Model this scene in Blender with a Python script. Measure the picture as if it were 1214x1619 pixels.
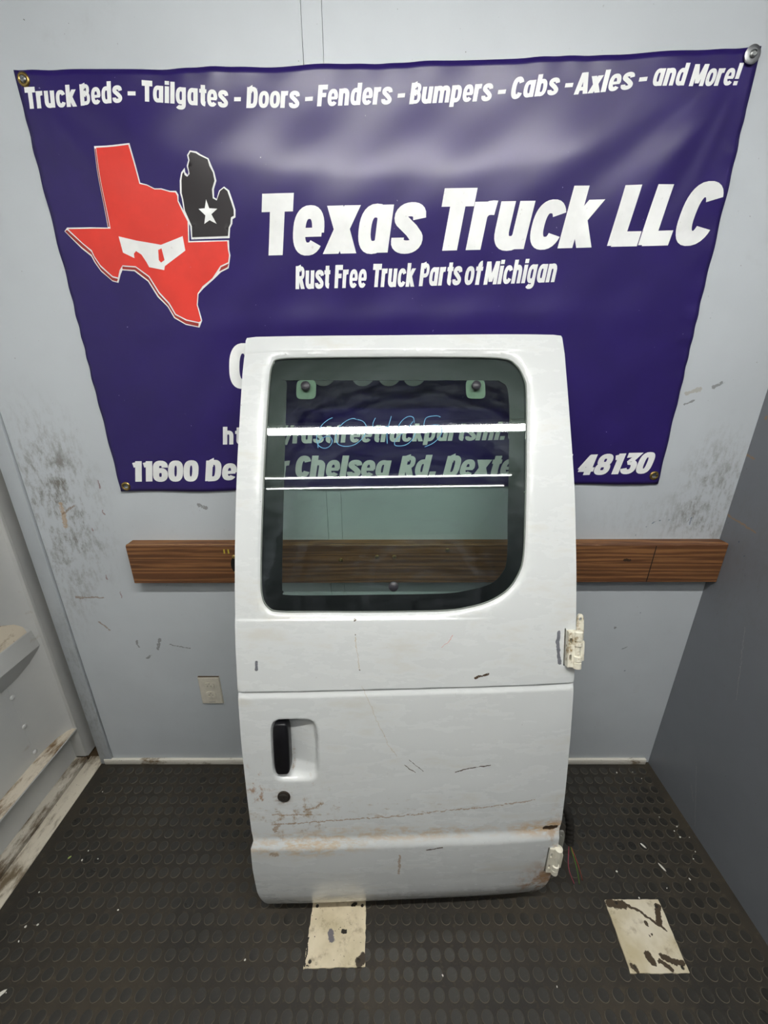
import bpy, bmesh, math, random
from mathutils import Vector, Matrix
from mathutils.geometry import delaunay_2d_cdt
random.seed(7)
for o in list(bpy.data.objects): bpy.data.objects.remove(o)
S = bpy.context.scene
COL = S.collection

# ---------------------------------------------------------------- camera, world, exposure
CAM_H, WALL_Y = 1.42, 1.097
cam = bpy.data.cameras.new('camera')
cam.sensor_fit = 'HORIZONTAL'; cam.sensor_width = 36.0
cam.lens = 36.0 * 645.0 / 1214.0
cam.clip_start = 0.01
cam_o = bpy.data.objects.new('camera', cam); COL.objects.link(cam_o)
cam_o.location = (0, 0, CAM_H)
cam_o.rotation_euler = (math.radians(90 - 20.8), 0, 0)
S.camera = cam_o
W = bpy.data.worlds.new('world'); S.world = W; W.use_nodes = True
W.node_tree.nodes['Background'].inputs[0].default_value = (0, 0, 0, 1)
W.node_tree.nodes['Background'].inputs[1].default_value = 0.0
S.view_settings.view_transform = 'Standard'
S.view_settings.look = 'None'
S.view_settings.gamma = 1.0
S.view_settings.use_curve_mapping = False
S.view_settings.exposure = 0.36
LED_POWER = 112.0
S.cycles.max_bounces = 6; S.cycles.diffuse_bounces = 3; S.cycles.glossy_bounces = 3; S.cycles.transparent_max_bounces = 12

# ---------------------------------------------------------------- helpers: colour and nodes
def lin(r, g, b):
    f = lambda c: (c/255/12.92) if c/255 <= .04045 else ((c/255+.055)/1.055)**2.4
    return (f(r), f(g), f(b), 1.0)

class NT:
    """small wrapper to write node graphs"""
    def __init__(s, name):
        s.m = bpy.data.materials.new(name); s.m.use_nodes = True
        s.t = s.m.node_tree; s.n = s.t.nodes; s.l = s.t.links
        s.bsdf = s.n['Principled BSDF']; s.out = s.n['Material Output']
        s._c = None
    def new(s, ty, **kw):
        x = s.n.new(ty)
        for k, v in kw.items(): setattr(x, k, v)
        return x
    def put(s, sock, v):
        if isinstance(v, bpy.types.NodeSocket): s.l.new(v, sock)
        elif v is not None: sock.default_value = v
    def coord(s, base=(0, 0, 0)):
        if s._c is None:
            tc = s.new('ShaderNodeTexCoord')
            v = s.new('ShaderNodeVectorMath', operation='ADD')
            s.l.new(tc.outputs['Object'], v.inputs[0]); v.inputs[1].default_value = base
            s._c = v.outputs[0]
        return s._c
    def vm(s, op, a, b=None):
        x = s.new('ShaderNodeVectorMath', operation=op)
        if op == 'SCALE':
            s.put(x.inputs[0], a); s.put(x.inputs['Scale'], b); return x.outputs[0]
        s.put(x.inputs[0], a); s.put(x.inputs[1], b)
        return x.outputs['Value'] if op in ('DOT_PRODUCT', 'LENGTH', 'DISTANCE') else x.outputs[0]
    def ma(s, op, a, b=None, c=None, clamp=False):
        x = s.new('ShaderNodeMath', operation=op, use_clamp=clamp)
        s.put(x.inputs[0], a); s.put(x.inputs[1], b); s.put(x.inputs[2], c)
        return x.outputs[0]
    def ramp(s, v, a, b, lo=0.0, hi=1.0, smooth=True):
        x = s.new('ShaderNodeMapRange', interpolation_type='SMOOTHSTEP' if smooth else 'LINEAR')
        s.put(x.inputs[0], v); s.put(x.inputs[1], a); s.put(x.inputs[2], b); s.put(x.inputs[3], lo); s.put(x.inputs[4], hi)
        return x.outputs[0]
    def noise(s, scale, detail=4, rough=.6, stretch=None, seed=0.0):
        c = s.coord()
        if stretch: c = s.vm('MULTIPLY', c, stretch)
        if seed: c = s.vm('ADD', c, (seed, seed*.7, seed*1.3))
        x = s.new('ShaderNodeTexNoise'); s.put(x.inputs['Vector'], c)
        x.inputs['Scale'].default_value = scale; x.inputs['Detail'].default_value = detail; x.inputs['Roughness'].default_value = rough
        return x.outputs[0]
    def mix(s, f, a, b):
        x = s.new('ShaderNodeMix', data_type='RGBA')
        s.put(x.inputs[0], f); s.put(x.inputs[6], a); s.put(x.inputs[7], b)
        return x.outputs[2]
    def sep(s):
        x = s.new('ShaderNodeSeparateXYZ'); s.put(x.inputs[0], s.coord()); return x.outputs
    def bump(s, h, strength=.3, dist=.002):
        x = s.new('ShaderNodeBump'); s.put(x.inputs['Height'], h)
        x.inputs['Strength'].default_value = strength; x.inputs['Distance'].default_value = dist
        s.l.new(x.outputs[0], s.bsdf.inputs['Normal'])
    def marks(s, segs, mask=(1, 0, 1), wob=.75, nscale=90.0, warp=.013):
        """wear marks with a shape of their own: segs = (a, b, radius) in the surface plane"""
        if not hasattr(s, '_wn'):
            wn = s.new('ShaderNodeTexNoise'); s.put(wn.inputs['Vector'], s.coord()); wn.inputs['Scale'].default_value = 55.0; wn.inputs['Detail'].default_value = 2; wn.inputs['Roughness'].default_value = .75
            s._wn = s.vm('SUBTRACT', wn.outputs[1], (.5, .5, .5)); s._nz = s.noise(nscale*2.2, 2, .7)
        off = s.vm('SCALE', s._wn, warp)
        p = s.vm('MULTIPLY', s.vm('ADD', s.coord(), off), mask)
        nz = s._nz
        acc = None
        for a, b, r in segs:
            a3, b3 = Vector(a), Vector(b); ab = b3 - a3; L2 = max(ab.length_squared, 1e-9)
            pa = s.vm('SUBTRACT', p, tuple(a3))
            t = s.ma('MULTIPLY', s.vm('DOT_PRODUCT', pa, tuple(ab)), 1.0/L2, clamp=True)
            d = s.vm('LENGTH', s.vm('SUBTRACT', pa, s.vm('SCALE', tuple(ab), t)))
            k = s.ramp(d, r*.45, r*1.15, 1.0, 0.0)
            acc = k if acc is None else s.ma('MAXIMUM', acc, k)
        acc = s.ma('MULTIPLY', s.ramp(s.ma('ADD', acc, s.ma('MULTIPLY', s.ma('SUBTRACT', nz, .5), wob*2.4)), .35, .75), s.ramp(acc, .02, .25))
        return acc
    def done(s, color=None, rough=None, metal=None, spec=None, coat=None):
        B = s.bsdf.inputs
        s.put(B['Base Color'], color); s.put(B['Roughness'], rough); s.put(B['Metallic'], metal)
        s.put(B['Specular IOR Level'], spec); s.put(B['Coat Weight'], coat)
        return s.m

def simple(name, rgb, rough=.5, metal=0.0, nscale=60.0, var=.12):
    t = NT(name); n = t.noise(nscale, 4)
    c = lin(*rgb); d = tuple(x*(1-var*2) for x in c[:3]) + (1,)
    return t.done(t.mix(n, d, tuple(min(1, x*(1+var)) for x in c[:3]) + (1,)), t.ramp(n, .2, .8, rough*.85, min(1, rough*1.15)), metal)

# ---------------------------------------------------------------- helpers: meshes and things
def obj(name, verts, faces, mat, parent=None, smooth=False, base=None):
    b = Vector(base) if base is not None else (parent_base.get(parent.name, Vector()) if parent else Vector())
    me = bpy.data.meshes.new(name)
    me.from_pydata([Vector(v) - b for v in verts], [], faces); me.validate(); me.update()
    if mat: me.materials.append(mat)
    if smooth:
        for p in me.polygons: p.use_smooth = True
    o = bpy.data.objects.new(name, me); COL.objects.link(o)
    if parent:
        o.parent = parent; parent_base[o.name] = b
    else:
        o.location = b; parent_base[o.name] = b
    return o
parent_base = {}
def thing(name, loc, label, cat, group=None):
    o = bpy.data.objects.new(name, None); COL.objects.link(o); o.location = loc
    o.empty_display_size = .05
    parent_base[o.name] = Vector(loc); tag(o, label, cat, group); return o
def tag(o, label, cat, group=None):
    o['label'] = label; o['category'] = cat
    if group: o['group'] = group
    return o
def structure(o): o['kind'] = 'structure'; return o
def auto_smooth(o, ang=35):
    me = o.data
    bm = bmesh.new(); bm.from_mesh(me)
    for f in bm.faces: f.smooth = True
    for e in bm.edges:
        if len(e.link_faces) == 2 and e.calc_face_angle(0) > math.radians(ang): e.smooth = False
    bm.to_mesh(me); bm.free(); return o

def box_bm(x0, x1, y0, y1, z0, z1, bev=0.0, seg=2):
    bm = bmesh.new(); r = bmesh.ops.create_cube(bm, size=1)
    for v in bm.verts:
        v.co = Vector((x0 if v.co.x < 0 else x1, y0 if v.co.y < 0 else y1, z0 if v.co.z < 0 else z1))
    if bev: bmesh.ops.bevel(bm, geom=bm.edges[:], offset=bev, segments=seg, affect='EDGES', profile=.5)
    return bm
def bm_data(bm):
    bm.verts.index_update()
    return [v.co.copy() for v in bm.verts], [[v.index for v in f.verts] for f in bm.faces]
def box(name, x0, x1, y0, y1, z0, z1, mat, parent=None, bev=0.0, base=None):
    bm = box_bm(x0, x1, y0, y1, z0, z1, bev); v, f = bm_data(bm); bm.free()
    o = obj(name, v, f, mat, parent, base=base)
    return auto_smooth(o) if bev else o
def lathe(prof, n=24, M=None):
    """prof = [(r, h)] about local Z; returns verts, faces"""
    V, F = [], []
    for r, hh in prof:
        for i in range(n):
            a = 2*math.pi*i/n; V.append(Vector((r*math.cos(a), r*math.sin(a), hh)))
    for j in range(len(prof)-1):
        for i in range(n):
            k = (i+1) % n; F.append([j*n+i, j*n+k, (j+1)*n+k, (j+1)*n+i])
    F.append(list(range(n))[::-1]); F.append([(len(prof)-1)*n+i for i in range(n)])
    if M is not None: V = [M @ v for v in V]
    return V, F
def frame(p, normal, up=(0, 0, 1)):
    z = Vector(normal).normalized(); x = Vector(up).cross(z)
    if x.length < 1e-5: x = Vector((1, 0, 0))
    x.normalize(); y = z.cross(x)
    M = Matrix((x, y, z)).transposed().to_4x4(); M.translation = Vector(p); return M
def tube(pts, r, n=8, closed_ends=True):
    P = [Vector(p) for p in pts]; V, F = [], []
    ref = Vector((.31, .77, .55)).normalized()
    for i, p in enumerate(P):
        t = (P[min(i+1, len(P)-1)] - P[max(i-1, 0)]).normalized()
        a = t.cross(ref)
        if a.length < .05: a = t.cross(Vector((1, 0, 0)))
        a.normalize(); b = t.cross(a)
        rr = r[i] if isinstance(r, (list, tuple)) else r
        for k in range(n):
            g = 2*math.pi*k/n; V.append(p + a*rr*math.cos(g) + b*rr*math.sin(g))
    for i in range(len(P)-1):
        for k in range(n):
            k2 = (k+1) % n; F.append([i*n+k, i*n+k2, (i+1)*n+k2, (i+1)*n+k])
    F.append(list(range(n))[::-1]); F.append([(len(P)-1)*n+k for k in range(n)])
    return V, F
def spline(pts, sub=6):
    P = [Vector(p) for p in pts]; out = []
    for i in range(len(P)-1):
        p0, p1, p2, p3 = P[max(i-1, 0)], P[i], P[i+1], P[min(i+2, len(P)-1)]
        for k in range(sub):
            t = k/sub
            out.append(.5*((2*p1)+(p2-p0)*t+(2*p0-5*p1+4*p2-p3)*t*t+(3*p1-p0-3*p2+p3)*t**3))
    out.append(P[-1]); return out
def loop_spline(pts, sub=4):
    P = [Vector(p) for p in pts]; n = len(P); out = []
    for i in range(n):
        p0, p1, p2, p3 = P[i-1], P[i], P[(i+1) % n], P[(i+2) % n]
        for k in range(sub):
            t = k/sub
            out.append(.5*((2*p1)+(p2-p0)*t+(2*p0-5*p1+4*p2-p3)*t*t+(3*p1-p0-3*p2+p3)*t**3))
    return out
def inside(p, poly):
    x, y = p; c = False; j = len(poly)-1
    for i in range(len(poly)):
        xi, yi = poly[i]; xj, yj = poly[j]
        if (yi > y) != (yj > y) and x < (xj-xi)*(y-yi)/(yj-yi)+xi: c = not c
        j = i
    return c
def dist_loop(p, poly):
    best = 9.0; px, py = p; n = len(poly)
    for i in range(n):
        ax, ay = poly[i]; bx, by = poly[(i+1) % n]
        dx, dy = bx-ax, by-ay; l2 = dx*dx+dy*dy
        t = 0 if l2 == 0 else max(0, min(1, ((px-ax)*dx+(py-ay)*dy)/l2))
        d = math.hypot(px-ax-t*dx, py-ay-t*dy)
        if d < best: best = d
    return best
def inset(poly, d):
    """move a (simple) loop inwards by d"""
    n = len(poly); area = sum(poly[i][0]*poly[(i+1) % n][1]-poly[(i+1) % n][0]*poly[i][1] for i in range(n))
    s = 1 if area > 0 else -1; out = []
    for i in range(n):
        a = Vector(poly[i-1]); b = Vector(poly[i]); c = Vector(poly[(i+1) % n])
        t = (c-a); t.normalize(); out.append((b.x - s*t.y*d, b.y + s*t.x*d))
    return out
def sstep(a, b, x):
    t = max(0.0, min(1.0, (x-a)/(b-a))); return t*t*(3-2*t)
def cdt_fill(outer, holes, xs, zs, margin=.003, extra=()):
    """triangulate outer minus holes with interior grid points; returns 2D verts, tris, boundary loops (vertex ids)"""
    pts = []; edges = []; loops = []
    for lp in [outer]+list(holes)+list(extra):
        s = len(pts); pts += [Vector(p) for p in lp]; n = len(lp)
        edges += [(s+i, s+(i+1) % n) for i in range(n)]; loops.append(list(range(s, s+n)))
    bounds = [outer]+list(holes)+list(extra)
    # cheap distance test: bucket boundary samples
    B = {}
    cell = .012
    for lp in bounds:
        n = len(lp)
        for i in range(n):
            a = Vector(lp[i]); b = Vector(lp[(i+1) % n]); m = max(1, int((b-a).length/(margin*.8)))
            for k in range(m):
                q = a.lerp(b, k/m); B.setdefault((int(q.x//cell), int(q.y//cell)), []).append(q)
    def near(p):
        cx, cy = int(p[0]//cell), int(p[1]//cell)
        for i in (-1, 0, 1):
            for j in (-1, 0, 1):
                for q in B.get((cx+i, cy+j), ()):
                    if abs(q.x-p[0]) < margin and abs(q.y-p[1]) < margin: return True
        return False
    for z in zs:
        for x in xs:
            p = (x, z)
            if inside(p, outer) and not any(inside(p, h) for h in holes) and not near(p): pts.append(Vector(p))
    r = delaunay_2d_cdt(pts, edges, [], 0, 1e-6, True)
    V, T, orig = r[0], r[2], r[3]
    mp = {}
    for i, ol in enumerate(orig):
        for q in ol: mp[q] = i
    tris = []
    for t in T:
        c = ((V[t[0]].x+V[t[1]].x+V[t[2]].x)/3, (V[t[0]].y+V[t[1]].y+V[t[2]].y)/3)
        if inside(c, outer) and not any(inside(c, h) for h in holes): tris.append(list(t))
    loops = [[mp[i] for i in lp] for lp in loops]
    return V, tris, loops
def frange(a, b, s):
    n = max(1, int(round((b-a)/s))); return [a+(b-a)*i/n for i in range(n+1)]

# ---------------------------------------------------------------- materials of the room
def wall_material(name, rgb, marks_list, dirt, mask=(1, 0, 1), rough=.45):
    t = NT(name); x, y, z = t.sep()
    n1 = t.noise(1.6, 4, .6); n2 = t.noise(14, 6, .7); n3 = t.noise(90, 5, .75, (1, 1, .35)); n4 = t.noise(160, 2, .5)
    c = lin(*rgb); k = lambda f: tuple(v*f for v in c[:3])+(1,)
    col = t.mix(t.ramp(n1, .3, .7), k(.93), k(1.05))
    col = t.mix(t.ramp(n2, .58, .8, 0, .10), col, lin(120, 118, 108))
    # fine specks
    col = t.mix(t.ma('MULTIPLY', t.ramp(n4, .76, .8), t.ramp(n2, .4, .6)), col, lin(70, 66, 60))
    for (cx, cz, rx, rz, amt) in dirt:                        # scuffed zones: scratches and smudges
        p = t.vm('MULTIPLY', t.vm('SUBTRACT', t.coord(), (cx if mask[0] else 0, cx if mask[1] else 0, cz)), (mask[0]/rx, mask[1]/rx, 1/rz))
        g = t.ramp(t.vm('LENGTH', p), .15, 1.0, 1.0, 0.0)
        gg = t.ma('MULTIPLY', g, t.ramp(t.ma('ADD', t.ma('MULTIPLY', n3, .6), t.ma('MULTIPLY', n2, .5)), .50, .72, 0, amt))
        col = t.mix(gg, col, lin(96, 88, 72))
    for segs, rgb2 in marks_list:
        col = t.mix(t.ma('MULTIPLY', t.marks(segs, mask, 1.35), .62), col, lin(*rgb2))
    t.bump(n2, .12, .004)
    return t.done(col, t.ramp(n2, .3, .7, rough*.8, rough*1.2), spec=.4)
def seg2(l, r, y=False):
    f = (lambda p: (0, p[0], p[1])) if y else (lambda p: (p[0], 0, p[1]))
    return [(f(l[i]), f(l[i+1]), r) for i in range(len(l)-1)] if len(l) > 1 else [(f(l[0]), f(l[0]), r)]

tan = seg2([(-.923, 1.028), (-.924, .996), (-.929, .958)], .008)
brn = seg2([(-.928, .996), (-.884, 1.024)], .003) + seg2([(-.958, .718), (-.940, .718)], .006) + seg2([(-.94, .718), (-.877, .718)], .003) + seg2([(-.912, .626), (-.887, .594)], .003)
red = seg2([(-.806, 1.008), (-.806, .995)], .0022)+seg2([(-.799, 1.097), (-.799, 1.074)], .0022)+seg2([(-.852, .952), (-.852, .944)], .0025)+seg2([(-.849, .795), (-.85, .78)], .002)+seg2([(-.82, .739), (-.821, .716)], .002)
drk = (seg2([(-.808, .552), (-.807, .528)], .004)+seg2([(-.745, .523), (-.731, .559)], .006)+seg2([(-.701, .537), (-.64, .523)], .0025)
       + seg2([(-.53, 1.024), (-.509, 1.016)], .005)+seg2([(-.789, .481), (-.774, .491)], .004)+seg2([(.848, 1.347), (.866, 1.356)], .006)
       + seg2([(.785, 1.304), (.806, 1.313)], .003)+seg2([(.745, .604)], .006)+seg2([(.785, .52), (.80, .53)], .002))
blu = seg2([(.74, .93)], .002)+seg2([(.764, .956)], .002)+seg2([(.78, .968), (.79, .973)], .0014)+seg2([(.80, .976)], .003)+seg2([(.826, .98)], .002)+seg2([(.89, .985), (.888, .965)], .002)+seg2([(.815, .661)], .003)+seg2([(.812, .43)], .004)
smg = seg2([(.785, .1+1.233), (.817, 1.342)], .006)
M_WALL = wall_material('wall_paint', (192, 198, 202), [(tan, (176, 142, 96)), (brn, (128, 98, 66)), (red, (122, 62, 56)), (drk, (84, 80, 76)), (blu, (38, 62, 92)), (smg, (160, 152, 136))],
                       [(-.92, 1.02, .17, .38, .85), (.92, 1.02, .14, .30, .65), (-.98, .75, .10, .25, .3), (.8, .98, .3, .1, .2)])
org = seg2([(1.10, .995), (.997, .983)], .003, True)+seg2([(1.075, 1.272)], .006, True)+seg2([(1.10, 1.17), (1.07, 1.166)], .004, True)
scr = seg2([(.917, .13), (.893, .092)], .0016, True)+seg2([(.922, .205), (.859, .023)], .001, True)+seg2([(.933, .726), (.884, .519)], .001, True)
blr = seg2([(1.085, .973)], .002, True)+seg2([(1.035, .939)], .003, True)+seg2([(1.006, .91)], .0025, True)+seg2([(.983, .859)], .002, True)
M_RIGHT = wall_material('dark_panel_paint', (118, 121, 127), [(org, (150, 116, 74)), (scr, (150, 150, 148)), (blr, (44, 66, 92))], [(1.0, .9, .3, .4, .15)], (0, 1, 1), .38)
M_TRIM = wall_material('grey_trim_paint', (178, 184, 188), [], [(-1.03, .3, .1, .5, .4)])
M_CEIL = simple('ceiling_paint', (118, 121, 127), .7)

def steel_paint():
    t = NT('white_steel_paint'); x, y, z = t.sep()
    n = t.noise(5, 5, .6); n2 = t.noise(70, 4, .7)
    col = t.mix(n, lin(178, 181, 182), lin(206, 206, 200))
    col = t.mix(t.ramp(n2, .74, .78, 0, .8), col, lin(84, 72, 56))
    col = t.mix(t.ramp(t.noise(22, 4, .6, (1, .4, 1)), .66, .75, 0, .35), col, lin(150, 138, 116))
    return t.done(col, .42)
M_STEEL = steel_paint()
def grime(name, white, dark, lo, hi, sc=18, stretch=(1, .35, 1), rough=.65):
    t = NT(name); n = t.noise(sc, 7, .72, stretch); n2 = t.noise(120, 3, .7); n3 = t.noise(6, 3, .5)
    f = t.ramp(t.ma('ADD', n, t.ma('MULTIPLY', t.ma('SUBTRACT', n3, .5), .5)), lo, hi)
    col = t.mix(f, lin(*white), lin(*dark))
    col = t.mix(t.ramp(n2, .66, .72, 0, .75), col, tuple(v*.45 for v in lin(*dark)[:3])+(1,))
    t.bump(n, .4, .002)
    return t.done(col, rough)
M_LEDGE = grime('dirty_ledge', (205, 196, 178), (112, 88, 58), .40, .58)
M_LOWLEDGE = grime('dirty_lower_ledge', (196, 190, 176), (92, 78, 58), .44, .62)
M_SILL = grime('dirty_white_sill', (212, 204, 186), (112, 98, 76), .47, .66)
M_BASE = grime('chipped_white_baseboard', (226, 222, 210), (128, 112, 88), .60, .72, 16, (.5, 1, 1), .5)
M_BROWN = simple('brown_dirt', (74, 58, 36), .9)
M_BLACK = simple('black_pencil', (16, 15, 14), .8)

# ---------------------------------------------------------------- room shell
RX, LX = .990, -1.055
FRONT_Y, CEIL_Z, BACK_Y = -2.2, 2.45, WALL_Y
# rubber floor
def mat_rubber():
    t = NT('black_rubber_mat'); n = t.noise(3.5, 5, .6); n2 = t.noise(60, 5, .7); n3 = t.noise(320, 2, .6)
    col = t.mix(t.ramp(n, .35, .68), lin(43, 41, 37), lin(60, 54, 44))
    col = t.mix(t.ramp(n2, .5, .75, 0, .45), col, lin(94, 84, 68))
    col = t.mix(t.ramp(n3, .80, .83), col, lin(150, 140, 120))
    t.bump(n2, .25, .001)
    return t.done(col, t.ramp(n2, .3, .7, .5, .75), spec=.35)
def mat_stud():
    t = NT('worn_rubber_stud'); n = t.noise(4, 4, .6, None, 3.1); n2 = t.noise(170, 4, .7)
    col = t.mix(t.ramp(n, .3, .7), lin(36, 35, 32), lin(52, 50, 45))
    col = t.mix(t.ramp(n2, .55, .8, 0, .45), col, lin(92, 88, 80))
    t.bump(n2, .2, .0006)
    return t.done(col, t.ramp(n, .3, .7, .24, .40), spec=.6)
M_RUB, M_STUD = mat_rubber(), mat_stud()
M_RIM = simple('dusty_stud_rim', (88, 82, 70), .8, 0, 30, .3)
fl = structure(box('floor', LX, RX+.03, FRONT_Y, BACK_Y+.02, -.03, 0, M_RUB))
# moulded round studs, each its own piece for the 300 that show largest
PX, PY, SR = .0355, .0352, .0132
def stud_mesh():
    V, F = lathe([(SR*1.05, -.0003), (SR*1.0, .0007), (SR*.93, .0013)], 16)
    me = bpy.data.meshes.new('stud'); me.from_pydata(V, [], F[:-2]+[F[-1]]); me.materials.append(M_STUD); me.materials.append(M_RIM)
    for p in me.polygons:
        p.use_smooth = False
        p.material_index = 1 if len(p.vertices) == 4 else 0
    return me
SM = stud_mesh()
plates_xy = [[(-.197, .674), (-.050, .677), (-.047, .546), (-.200, .543)], [(.616, .681), (.766, .681), (.752, .535), (.606, .535)]]
spots = []
for i in range(-31, 25):
    for j in range(-42, 14):
        x, y = .096+i*PX, .605+j*PY
        if not (LX+.03 < x < RX-.022 and y < BACK_Y-.03 and y > -.75): continue
        if any(inside((x, y), pl) and dist_loop((x, y), pl) > SR*.3 for pl in plates_xy): continue
        spots.append((x, y))
cth, sth = math.cos(math.radians(20.8)), math.sin(math.radians(20.8))
def in_view(x, y):
    zc = y*cth + CAM_H*sth; yc = (-y*sth + CAM_H*cth)
    return zc > 0 and abs(x/zc) < .93 and yc/zc < 1.25
vis = [p for p in spots if in_view(*p) and not (-.33 < p[0] < .46 and p[1] > .69)]
vis.sort(key=lambda p: p[0]**2*.15+p[1]**2)
keep = set(vis[:300])
for p in vis[:300]:
    o = bpy.data.objects.new('stud', SM); COL.objects.link(o); o.parent = fl; o.location = (p[0], p[1], 0)
V, F = [], []
sv = [v.co.copy() for v in SM.vertices]; sf = [list(p.vertices) for p in SM.polygons]
for p in spots:
    if p in keep: continue
    b = len(V); V += [v+Vector((p[0], p[1], 0)) for v in sv]; F += [[b+i for i in f] for f in sf]
o = obj('stud_field', V, F, M_STUD, fl); o['kind'] = 'stuff'; o.data.materials.append(M_RIM)
for p in o.data.polygons: p.material_index = 1 if len(p.vertices) == 4 else 0

# back wall of painted panels with two vertical joints
M_SEAM = simple('seam_filler', (96, 88, 76), .8)
wb = structure(box('wall_back', LX, RX+.03, BACK_Y+.012, BACK_Y+.05, -.03, CEIL_Z, M_SEAM))
J1, J2, g = -.163, -.122, .0005
for x0, x1 in ((-1.0092, J1-g), (J1+g, J2-g), (J2+g, RX+.02)):
    box('panel', x0, x1, BACK_Y, BACK_Y+.012, .0, CEIL_Z, M_WALL, wb)
structure(box('wall_right', RX, RX+.03, FRONT_Y, BACK_Y, 0.0, CEIL_Z, M_RIGHT))
M_DARKW = simple('front_wall_paint', (118, 121, 127), .6)
structure(box('wall_front', -1.4, RX+.03, FRONT_Y-.04, FRONT_Y, -.03, CEIL_Z, M_DARKW))
structure(box('ceiling', -1.4, RX+.03, FRONT_Y, BACK_Y+.05, CEIL_Z, CEIL_Z+.04, M_CEIL))
structure(box('trim_1', -1.0545, -1.012, BACK_Y-.007, BACK_Y+.0118, .0, CEIL_Z-.001, M_TRIM, None, .0015))
# chipped baseboard
structure(box('baseboard_back', -1.040, .974, BACK_Y-.010, BACK_Y, .0, .024, M_BASE, None, .002))
# white sill along the left side of the mat
structure(box('trim_2', -1.114, LX, FRONT_Y, 1.12, -.03, .003, M_SILL, None, .0012))
structure(box('trim_3', -1.40, -1.05, 1.12, BACK_Y+.24, -.03, -.002, M_BROWN))
structure(box('wall_recess', -1.40, LX, BACK_Y+.2, BACK_Y+.24, -.002, CEIL_Z, M_TRIM))

# left side: pressed steel wall with corner post, rib and ledges
wl = structure(box('wall_left', -1.40, -1.170, FRONT_Y, 1.297, -.03, CEIL_Z, M_STEEL))
YF, YB = 1.11, FRONT_Y+.001
def prism_y(name, poly, y0, y1, mat, parent, bev=0.0):
    n = len(poly); V = [(x, y0, z) for x, z in poly]+[(x, y1, z) for x, z in poly]
    F = [list(range(n)), list(range(n, 2*n))[::-1]]+[[i, (i+1) % n, n+(i+1) % n, n+i][::-1] for i in range(n)]
    o = obj(name, V, F, mat, parent)
    bm = bmesh.new(); bm.from_mesh(o.data); bmesh.ops.recalc_face_normals(bm, faces=bm.faces[:])
    if bev: bmesh.ops.bevel(bm, geom=bm.edges[:], offset=bev, segments=2, affect='EDGES')
    bm.to_mesh(o.data); bm.free()
    return auto_smooth(o, 30) if bev else o
box('post', -1.19, -1.121, YF, 1.150, .010, CEIL_Z-.001, M_STEEL, wl, .006)
box('jamb', -1.19, -1.1203, 1.1175, 1.29, .008, CEIL_Z-.002, M_STEEL, wl)
# rounded fillet between post and panel
fil = [(-1.1705, 1.111), (-1.1705, 1.02)]+[(-1.1705+.052*(1-math.cos(a))*0+.0005*k, 1.03+.08*math.sin(a)) for k, a in enumerate([.0, .3, .6])]
prism = [(-1.18, 1.112), (-1.18, .99), (-1.1695, .99), (-1.1665, 1.03), (-1.158, 1.07), (-1.145, 1.097), (-1.134, 1.108), (-1.13, 1.112)]
n = len(prism); V = [(x, y, .153) for x, y in prism]+[(x, y, CEIL_Z-.002) for x, y in prism]
F = [list(range(n)), list(range(n, 2*n))[::-1]]+[[i, (i+1) % n, n+(i+1) % n, n+i] for i in range(n)]
o = obj('corner_fillet', V, F, M_STEEL, wl); bm = bmesh.new(); bm.from_mesh(o.data); bmesh.ops.recalc_face_normals(bm, faces=bm.faces[:]); bm.to_mesh(o.data); bm.free(); auto_smooth(o, 30)
rib = prism_y('rib', [(-1.18, .668), (-1.1695, .666), (-1.143, .592), (-1.137, .531), (-1.168, .462), (-1.18, .462)], YB, 1.106, M_STEEL, wl)
M_RIBDIRT = grime('rib_dirt', (206, 196, 176), (140, 122, 94), .46, .60)
V = []
pr = [(-1.1685, .6630), (-1.1440, .5950)]
V = [(pr[0][0]+.0006, YB, pr[0][1]+.0006), (pr[0][0]+.0006, 1.085, pr[0][1]+.0006), (pr[1][0]+.0006, 1.085, pr[1][1]+.0006), (pr[1][0]+.0006, YB, pr[1][1]+.0006)]
V += [(a-.001, b, c-.001) for a, b, c in V]
obj('dirt_film', V, [[0, 1, 2, 3], [7, 6, 5, 4], [0, 4, 5, 1], [1, 5, 6, 2], [2, 6, 7, 3], [3, 7, 4, 0]], M_RIBDIRT, rib)
led = prism_y('ledge', [(-1.18, .156), (-1.119, .156), (-1.119, .149), (-1.18, .149)], YB, YF+.002, M_STEEL, wl, .0015)
box('dirt_film', -1.1695, -1.1205, YB, YF-.002, .1555, .1568, M_LEDGE, led)
box('kick_face', -1.175, -1.160, YB, YF, .008, .149, M_STEEL, wl)
low = box('lower_ledge', -1.175, -1.119, YB, YF, -.028, .011, M_LOWLEDGE, wl, .002)
def bolt_head(name, p, nrm, r, hgt, mat, parent, n=14):
    V, F = lathe([(r, 0), (r, hgt*.35), (r*.8, hgt*.8), (r*.4, hgt), (r*.05, hgt*1.02)], n, frame(p, nrm))
    return auto_smooth(obj(name, V, F, mat, parent), 40)
for y in (1.0, .88, .75, .62, .48): bolt_head('bolt', (-1.139, y, .0105), (0, 0, 1), .0085, .004, M_LOWLEDGE, low)
for k in range(4):
    for z in (.418, .297, .183): bolt_head('rivet', (-1.1702, .993-k*.45, z), (1, 0, 0), .008, .005, M_STEEL, wl)

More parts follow.
